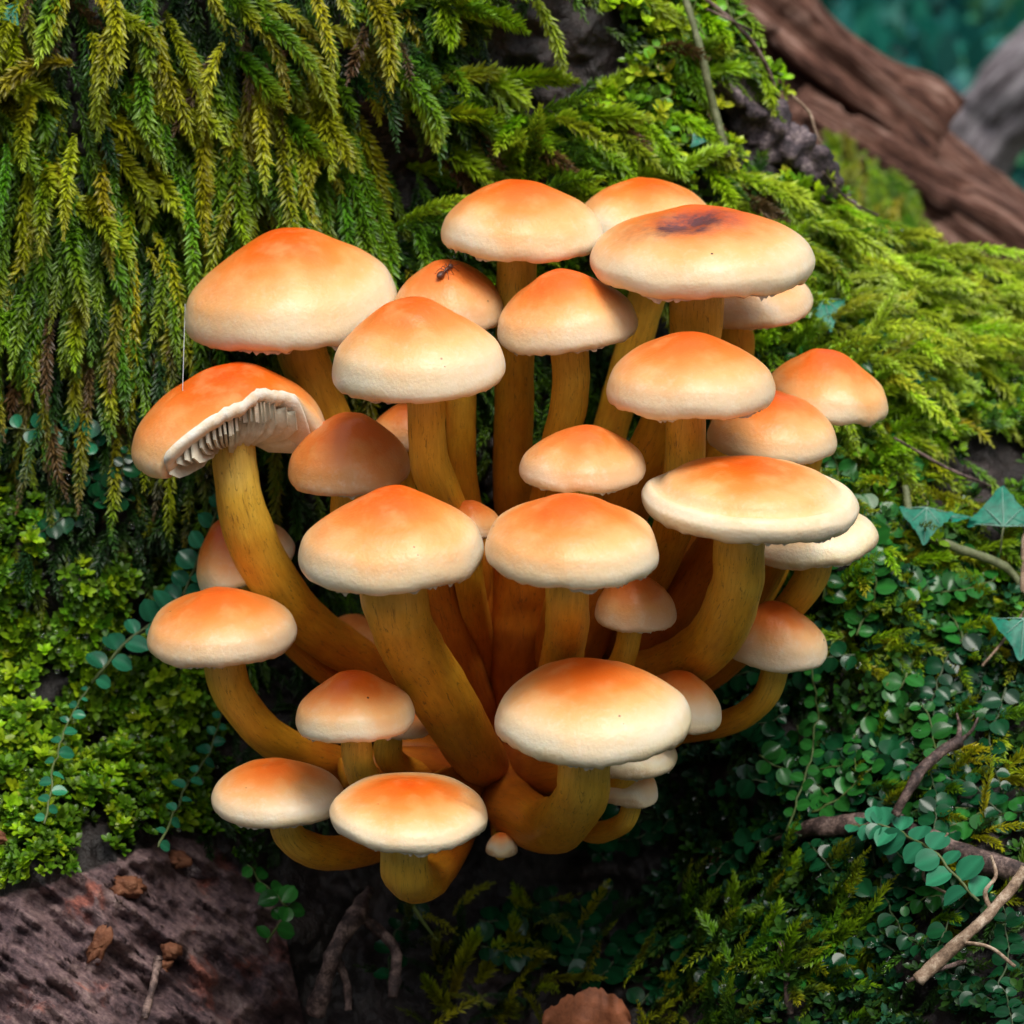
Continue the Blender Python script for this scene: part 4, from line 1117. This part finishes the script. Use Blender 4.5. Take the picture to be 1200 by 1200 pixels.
twig('rotten_stick', [(930, 1000), (985, 986), (1060, 988), (1130, 1022), (1230, 1062)], [6, 24, 26, 24, 30], M['twig'], 'black wet rotten stick half buried among the creepers', 'stick', .009, .3)
twig('pale_root', [(1225, 1085), (1195, 1130), (1165, 1165), (1118, 1215)], [15, 14, 16, 17], M['pale_twig'], 'pale bleached root with a curly rootlet across the litter', 'root', .020, sub=[([(1192, 1132), (1185, 1112), (1196, 1095), (1190, 1072)], (7, 4), (.020, .022)), ([(1160, 1170), (1190, 1172), (1215, 1190)], (6, 4), (.020, .016))])
twig('dark_root', [(402, 1052), (380, 1085), (352, 1130), (328, 1215)], [12, 22, 19, 22], M['twig'], 'forked knobbly dark root beside the bare bark', 'root', .014, .3, sub=[([(384, 1088), (415, 1118), (432, 1150), (428, 1215)], (13, 13), (.014, .018)), ([(350, 1140), (368, 1180), (372, 1215)], (10, 9), (.014, .014))])
twig('litter_stick', [(1085, 1180), (1120, 1168), (1150, 1158)], [5, 7, 6], M['twig'], 'short flat dark stick on the litter near the pale root', 'stick', .010)
twig('litter_stick', [(942, 1128), (948, 1165), (952, 1215)], [8, 9, 9], M['twig'], 'dark upright stick end among the spreading moss fronds', 'stick', .010)
twig('dry_stalk', [(1130, 1010), (1105, 1060), (1145, 1090)], [3, 4, 3], M['pale_twig'], 'bent tan stalk arching under the blue-green creeper', 'twig', .012)
twig('dry_stalk', [(1190, 745), (1168, 785), (1150, 812)], [3, 4, 3], M['pale_twig'], 'thin curved tan stalk hanging below the low ivy leaf', 'twig', .012)
twig('yellow_stalk', [(462, 1058), (475, 1085), (500, 1120)], [4, 4.5, 3], stem_mat('fresh', STEMC['fresh']), 'thin yellow-green stalk hanging below the stubby stem', 'twig', .012)
twig('fungus_stalk', [(163, 1140), (160, 1165), (150, 1215)], [12, 9, 9], M['twig'], 'tiny dark club-shaped stalk standing on the bark', 'fungus', .010)
# bark ridge bare of moss on the crest
pth, nn_ = on_surface([(826, 92), (870, 140), (915, 182), (958, 226), (985, 262)], .0035, 70)
V, q, t, tt, aa = tube(pth, np.interp(np.linspace(0, 1, 70), [0, .3, .7, 1], [.0045, .0062, .0055, .003]), 30, .45, 260, True, .35, 4)
tb = np.array(tree_root.location)
link('bark_ridge', make_mesh('bark_ridge', V - tb, q, t, M['bark']), tree_root)

def chunk(px, py, w_, h_, d_, mat, label, name='wood_chip', off=.002, rot=0, seed=0):
    P, Nn = surf(np.array([px], float), np.array([py], float)); P = P[0] + Nn[0] * off
    u = np.linspace(0, 2 * math.pi, 28, endpoint=False); v = np.linspace(-1, 1, 13) * math.pi / 2
    D = np.stack([np.cos(v)[:, None] * np.cos(u), np.sin(v)[:, None] + 0 * u, np.cos(v)[:, None] * np.sin(u)], -1)
    D = np.sign(D) * np.abs(D) ** .75
    k = 1 + .35 * fbm(D * 2.2 + seed, 4)
    pm = mpp(P[1])
    V = (D * k[..., None]).reshape(-1, 3) * np.array([w_, d_, h_]) * .5 * pm
    V = V @ np.array(Matrix.Rotation(math.radians(rot), 3, 'Y')).T
    return tag(link(name, make_mesh(name, V, grid_quads(13, 28, True), mat=mat), None, P), label, 'wood chip')
chunk(142, 1046, 42, 26, 22, M['chip'], 'round red-brown knot with a pale rim on the bare bark', 'bark_knot', seed=1)
chunk(112, 1112, 22, 44, 14, M['chip'], 'upright splinter of reddish wood stuck to the bark', rot=20, seed=2)
chunk(205, 1106, 24, 20, 16, M['chip'], 'small square crumb of red rotten wood on the bark', seed=3)
chunk(182, 1126, 52, 18, 16, M['chip'], 'flat reddish wood flake above the tiny dark stalk', rot=-8, seed=4)
chunk(210, 1000, 26, 18, 14, M['chip'], 'dark red chip where the moss cushion meets the bark', rot=30, seed=5)
chunk(225, 1022, 34, 30, 14, M['bark'], 'grey-pink lump of bark under the low mushroom', seed=6)
chunk(30, 975, 34, 14, 8, M['chip'], 'thin brown flake lying on the carpet moss', rot=35, off=.010, seed=7)
chunk(835, 976, 12, 20, 6, M['chip'], 'tiny brown flake among the dark creepers', rot=25, off=.010, seed=8)

# fallen red leaf
def dead_leaf():
    P, Nn = surf(np.array([735.]), np.array([1240.])); P = P[0] + Nn[0] * .018
    nu, nv = 40, 10
    x = np.linspace(-1, 1, nu)[:, None]; v = np.linspace(0, 1, nv)[None]
    top = .55 * np.sqrt(np.clip(1 - x ** 2, 0, 1)) + .07 * noise(np.stack([x * 14, 0 * x, 0 * x], -1)) + .05 * np.abs((x * 6) % 1 - .5)
    z = -.5 + v * (top + .5)
    V = np.stack([x + 0 * v, .25 * np.sin(x * 2.5 + 1) * v + .35 * (v - .5) ** 2 + .08 * noise(np.stack([x * 3 + 0 * v, v * 3 + 0 * x, 0 * x * v], -1)), z], -1).reshape(-1, 3) * 55 * mpp(P[1])
    V2 = V + np.array([0, .0004, 0])
    q = grid_quads(nu, nv)
    tag(link('fallen_leaf', make_mesh('fallen_leaf', np.vstack([V, V2]), np.vstack([q, q[:, ::-1] + len(V)]), mat=M['dead_leaf']), None, P), 'curled rust-red fallen leaf in the dark hollow below the cluster', 'leaf')
dead_leaf()

# ------------------------------------------------------------------ ant
from mathutils.bvhtree import BVHTree
def on_cap(key, px, py):
    root = info[key][0]
    c = [o for o in root.children if o.name.startswith('cap')][0]
    vs_ = [v.co + root.location for v in c.data.vertices]
    bv = BVHTree.FromPolygons(vs_, [tuple(p.vertices) for p in c.data.polygons])
    tgt = at(px, py, 0.0); d = Vector(norm(tgt - CAMP))
    h = bv.ray_cast(Vector(CAMP), d)
    n = np.array(h[1]); n = n if n @ np.array(d) < 0 else -n
    return np.array(h[0]), n
def ellipsoid(c, ax, ra, rb, rc, nrm, n=10, m=14):
    v = np.linspace(-1, 1, n) * math.pi / 2; u = np.linspace(0, 2 * math.pi, m, endpoint=False)
    ax = norm(ax); z = norm(nrm - ax * (nrm @ ax)); y = np.cross(z, ax)
    p = np.stack([np.sin(v)[:, None] + 0 * u, np.cos(v)[:, None] * np.cos(u), np.cos(v)[:, None] * np.sin(u)], -1) * np.array([ra, rb, rc])
    return c + p.reshape(-1, 3) @ np.array([ax, y, z]), grid_quads(n, m, True)
def build_ant():
    g, n = on_cap('H', 517, 325); h, _ = on_cap('H', 533, 311); mm = .0002
    ax = norm(h - g); side = np.cross(n, ax)
    base = g + n * 0
    root = thing('ant', base, 'small dark reddish ant crawling on the brick-orange mushroom cap', 'ant')
    lift = n * 4.2 * mm
    parts = [('gaster', g + lift, 6.5, 4.2, 3.8), ('petiole', g + ax * 7.5 * mm + lift, 1.8, 1.3, 1.5), ('thorax', g + ax * 12 * mm + lift * 1.1, 5, 2.2, 2.3), ('head', g + ax * 19.5 * mm + lift * 1.1, 3.6, 3.1, 2.6)]
    for nm, c, a, b, cc in parts:
        V, q = ellipsoid(c, ax, a * mm, b * mm, cc * mm, n)
        link(nm, make_mesh(nm, V - base, q, mat=M['ant']), root)
    for s_ in (-1, 1):
        for k, (st, fw) in enumerate(((14.5, 7), (12, 0), (9.5, -8))):
            p0 = g + ax * st * mm + lift; p1 = p0 + side * s_ * 5 * mm + ax * fw * .4 * mm + n * 3 * mm
            p2 = p0 + side * s_ * 10 * mm + ax * fw * mm - n * 4.4 * mm
            V, q, t, _, _ = tube(catmull([p0, p1, p2], 10), np.linspace(.55, .3, 10) * mm, 5)
            link('leg', make_mesh('leg', V - base, q, t, M['ant']), root)
        p0 = g + ax * 22 * mm + lift; pa = p0 + side * s_ * 4 * mm + ax * 2 * mm + n * mm; pb = pa + ax * 5 * mm + side * s_ * mm - n * mm
        V, q, t, _, _ = tube(catmull([p0, pa, pb], 8), .3 * mm, 5)
        link('antenna', make_mesh('antenna', V - base, q, t, M['ant']), root)
build_ant()

# spider silk
a_, b_ = at(217, 356, .010), on_cap('B', 214, 458)[0]
V, q, t, _, _ = tube(np.linspace(a_, b_, 6), .00008, 5)
tag(link('spider_thread', make_mesh('spider_thread', V - b_, q, t, M['silk']), None, b_), 'single silk thread hanging from the large smooth mushroom to the torn one', 'spider silk')

# ------------------------------------------------------------------ blurred undergrowth behind
def shrub(c, r, n, leaf, cols, label, group, name='undergrowth_shrub'):
    root = thing(name, c, label, 'shrub', group)
    p = rng.normal(0, 1, (n, 3)); p = norm(p) * (rng.uniform(.25, 1, (n, 1)) ** .5) * np.array([1, 1, .8]) * r
    p = p * (1 + .35 * fbm(p / r * 1.7 + c, 2))[:, None] + np.array([0, 0, r * .7])
    d = norm(norm(p) + rng.normal(0, .6, (n, 3))); up = norm(np.array([0, 0, 1.0]) + rng.normal(0, .5, (n, 3))); s_ = norm(np.cross(d, up)); nn = np.cross(s_, d)
    l_ = leaf * rng.uniform(.6, 1.3, (n, 1))
    V = np.stack([p, p + d * l_ * .5 + s_ * l_ * .3 + nn * l_ * .08, p + d * l_, p + d * l_ * .5 - s_ * l_ * .3 + nn * l_ * .08], 1).reshape(-1, 3)
    i = np.arange(n) * 4; tr = np.concatenate([np.stack([i, i + 1, i + 2], -1), np.stack([i, i + 2, i + 3], -1)])
    link('foliage', make_mesh('foliage', V, None, tr, M['far_leaf'], col=np.repeat(pick(cols, n), 4, 0), smooth=False), root)
    for k in range(4):
        e = rng.normal(0, .5, 3) * r + np.array([0, 0, r])
        V, q, t, _, _ = tube(catmull([np.array([0, 0, -.1]), e * .5 + rng.normal(0, .05, 3) * r, e], 10), np.linspace(.012, .003, 10), 6)
        link('stem', make_mesh('stem', V, q, t, M['twig']), root)
def ground_z(x, y):
    return -0.20 + .62 * min(max(math.hypot(x, y - .3) - 1.35, 0), 11)
for k in range(42):
    yy = rng.uniform(1.5, 2.8); px = rng.uniform(850, 1500) if k < 30 else rng.uniform(300, 2200); x = at(px, 100, yy)[0]
    cs = [[(.012, .15, .12), (.02, .22, .18)], [(.02, .16, .09), (.05, .20, .08)], [(.016, .15, .16), (.05, .26, .26)]][k % 3]
    shrub(np.array([x, yy, ground_z(x, yy)]), rng.uniform(.13, .22), 900, .028, cs, 'blue-green leafy shrub far behind the log, out of focus', 'shrubs behind the log')

# ------------------------------------------------------------------ moss tufts on the log, water drops
for (px, py, L, n_, lab) in ((982, 178, 34, 26, 'blurred green moss tuft hanging from the broken stub of the log'), (1035, 215, 70, 46, 'long dark green moss beard on the flank of the rotten log'), (1052, 262, 44, 30, 'yellow-green moss clump low on the rotten log'), (1080, 300, 34, 22, 'small bright moss clump where the log meets the slope')):
    P0 = at(px, py, .385); pm = mpp(.385)
    pp = P0 + rng.normal(0, 1, (n_, 3)) * np.array([.0045, .003, .004])
    V, t, q, c = frond_geo(pp, img_dir(90 + rng.normal(0, 25, n_)), np.tile([[0, -1.0, .1]], (n_, 1)), L * pm * rng.uniform(.6, 1.2, n_), 13 * pm, 12, 1.2, pick([OLIVE, GREEN, BRIGHT], n_), pick([BRIGHT, OLIVE], n_), 4, .5)
    tag(link('log_moss_tuft', make_mesh('log_moss_tuft', V - P0, q, t, M['moss'], col=c, smooth=False), None, P0), lab, 'moss')

mw, nw, lw, bw = new_mat('water')
bw.inputs['Base Color'].default_value = (1, 1, 1, 1); bw.inputs['Roughness'].default_value = 0.02
bw.inputs['Transmission Weight'].default_value = 1.0; bw.inputs['IOR'].default_value = 1.33
Vd = []; Qd = []; o_ = 0
for box, n_, of in (((0, 470, 240, 1000), 170, (.006, .012)), ((820, 780, 1190, 1180), 110, (.006, .012)), ((900, 300, 1190, 520), 60, (.008, .012))):
    px, py = sample(n_, box); P, Nn = surf(px, py)
    for p, n1 in zip(P, Nn):
        r_ = rng.uniform(.00035, .0010)
        v, q = ellipsoid(p + n1 * rng.uniform(*of), np.array([1.0, 0, 0]), r_, r_, r_ * .85, np.array([0, 0, 1.0]), 7, 10)
        Vd.append(v); Qd.append(q + o_); o_ += len(v)
tag(link('water_drops', make_mesh('water_drops', np.vstack(Vd), np.vstack(Qd), mat=mw)), 'tiny clear water drops scattered over moss and creeper leaves', 'water', None, 'stuff')
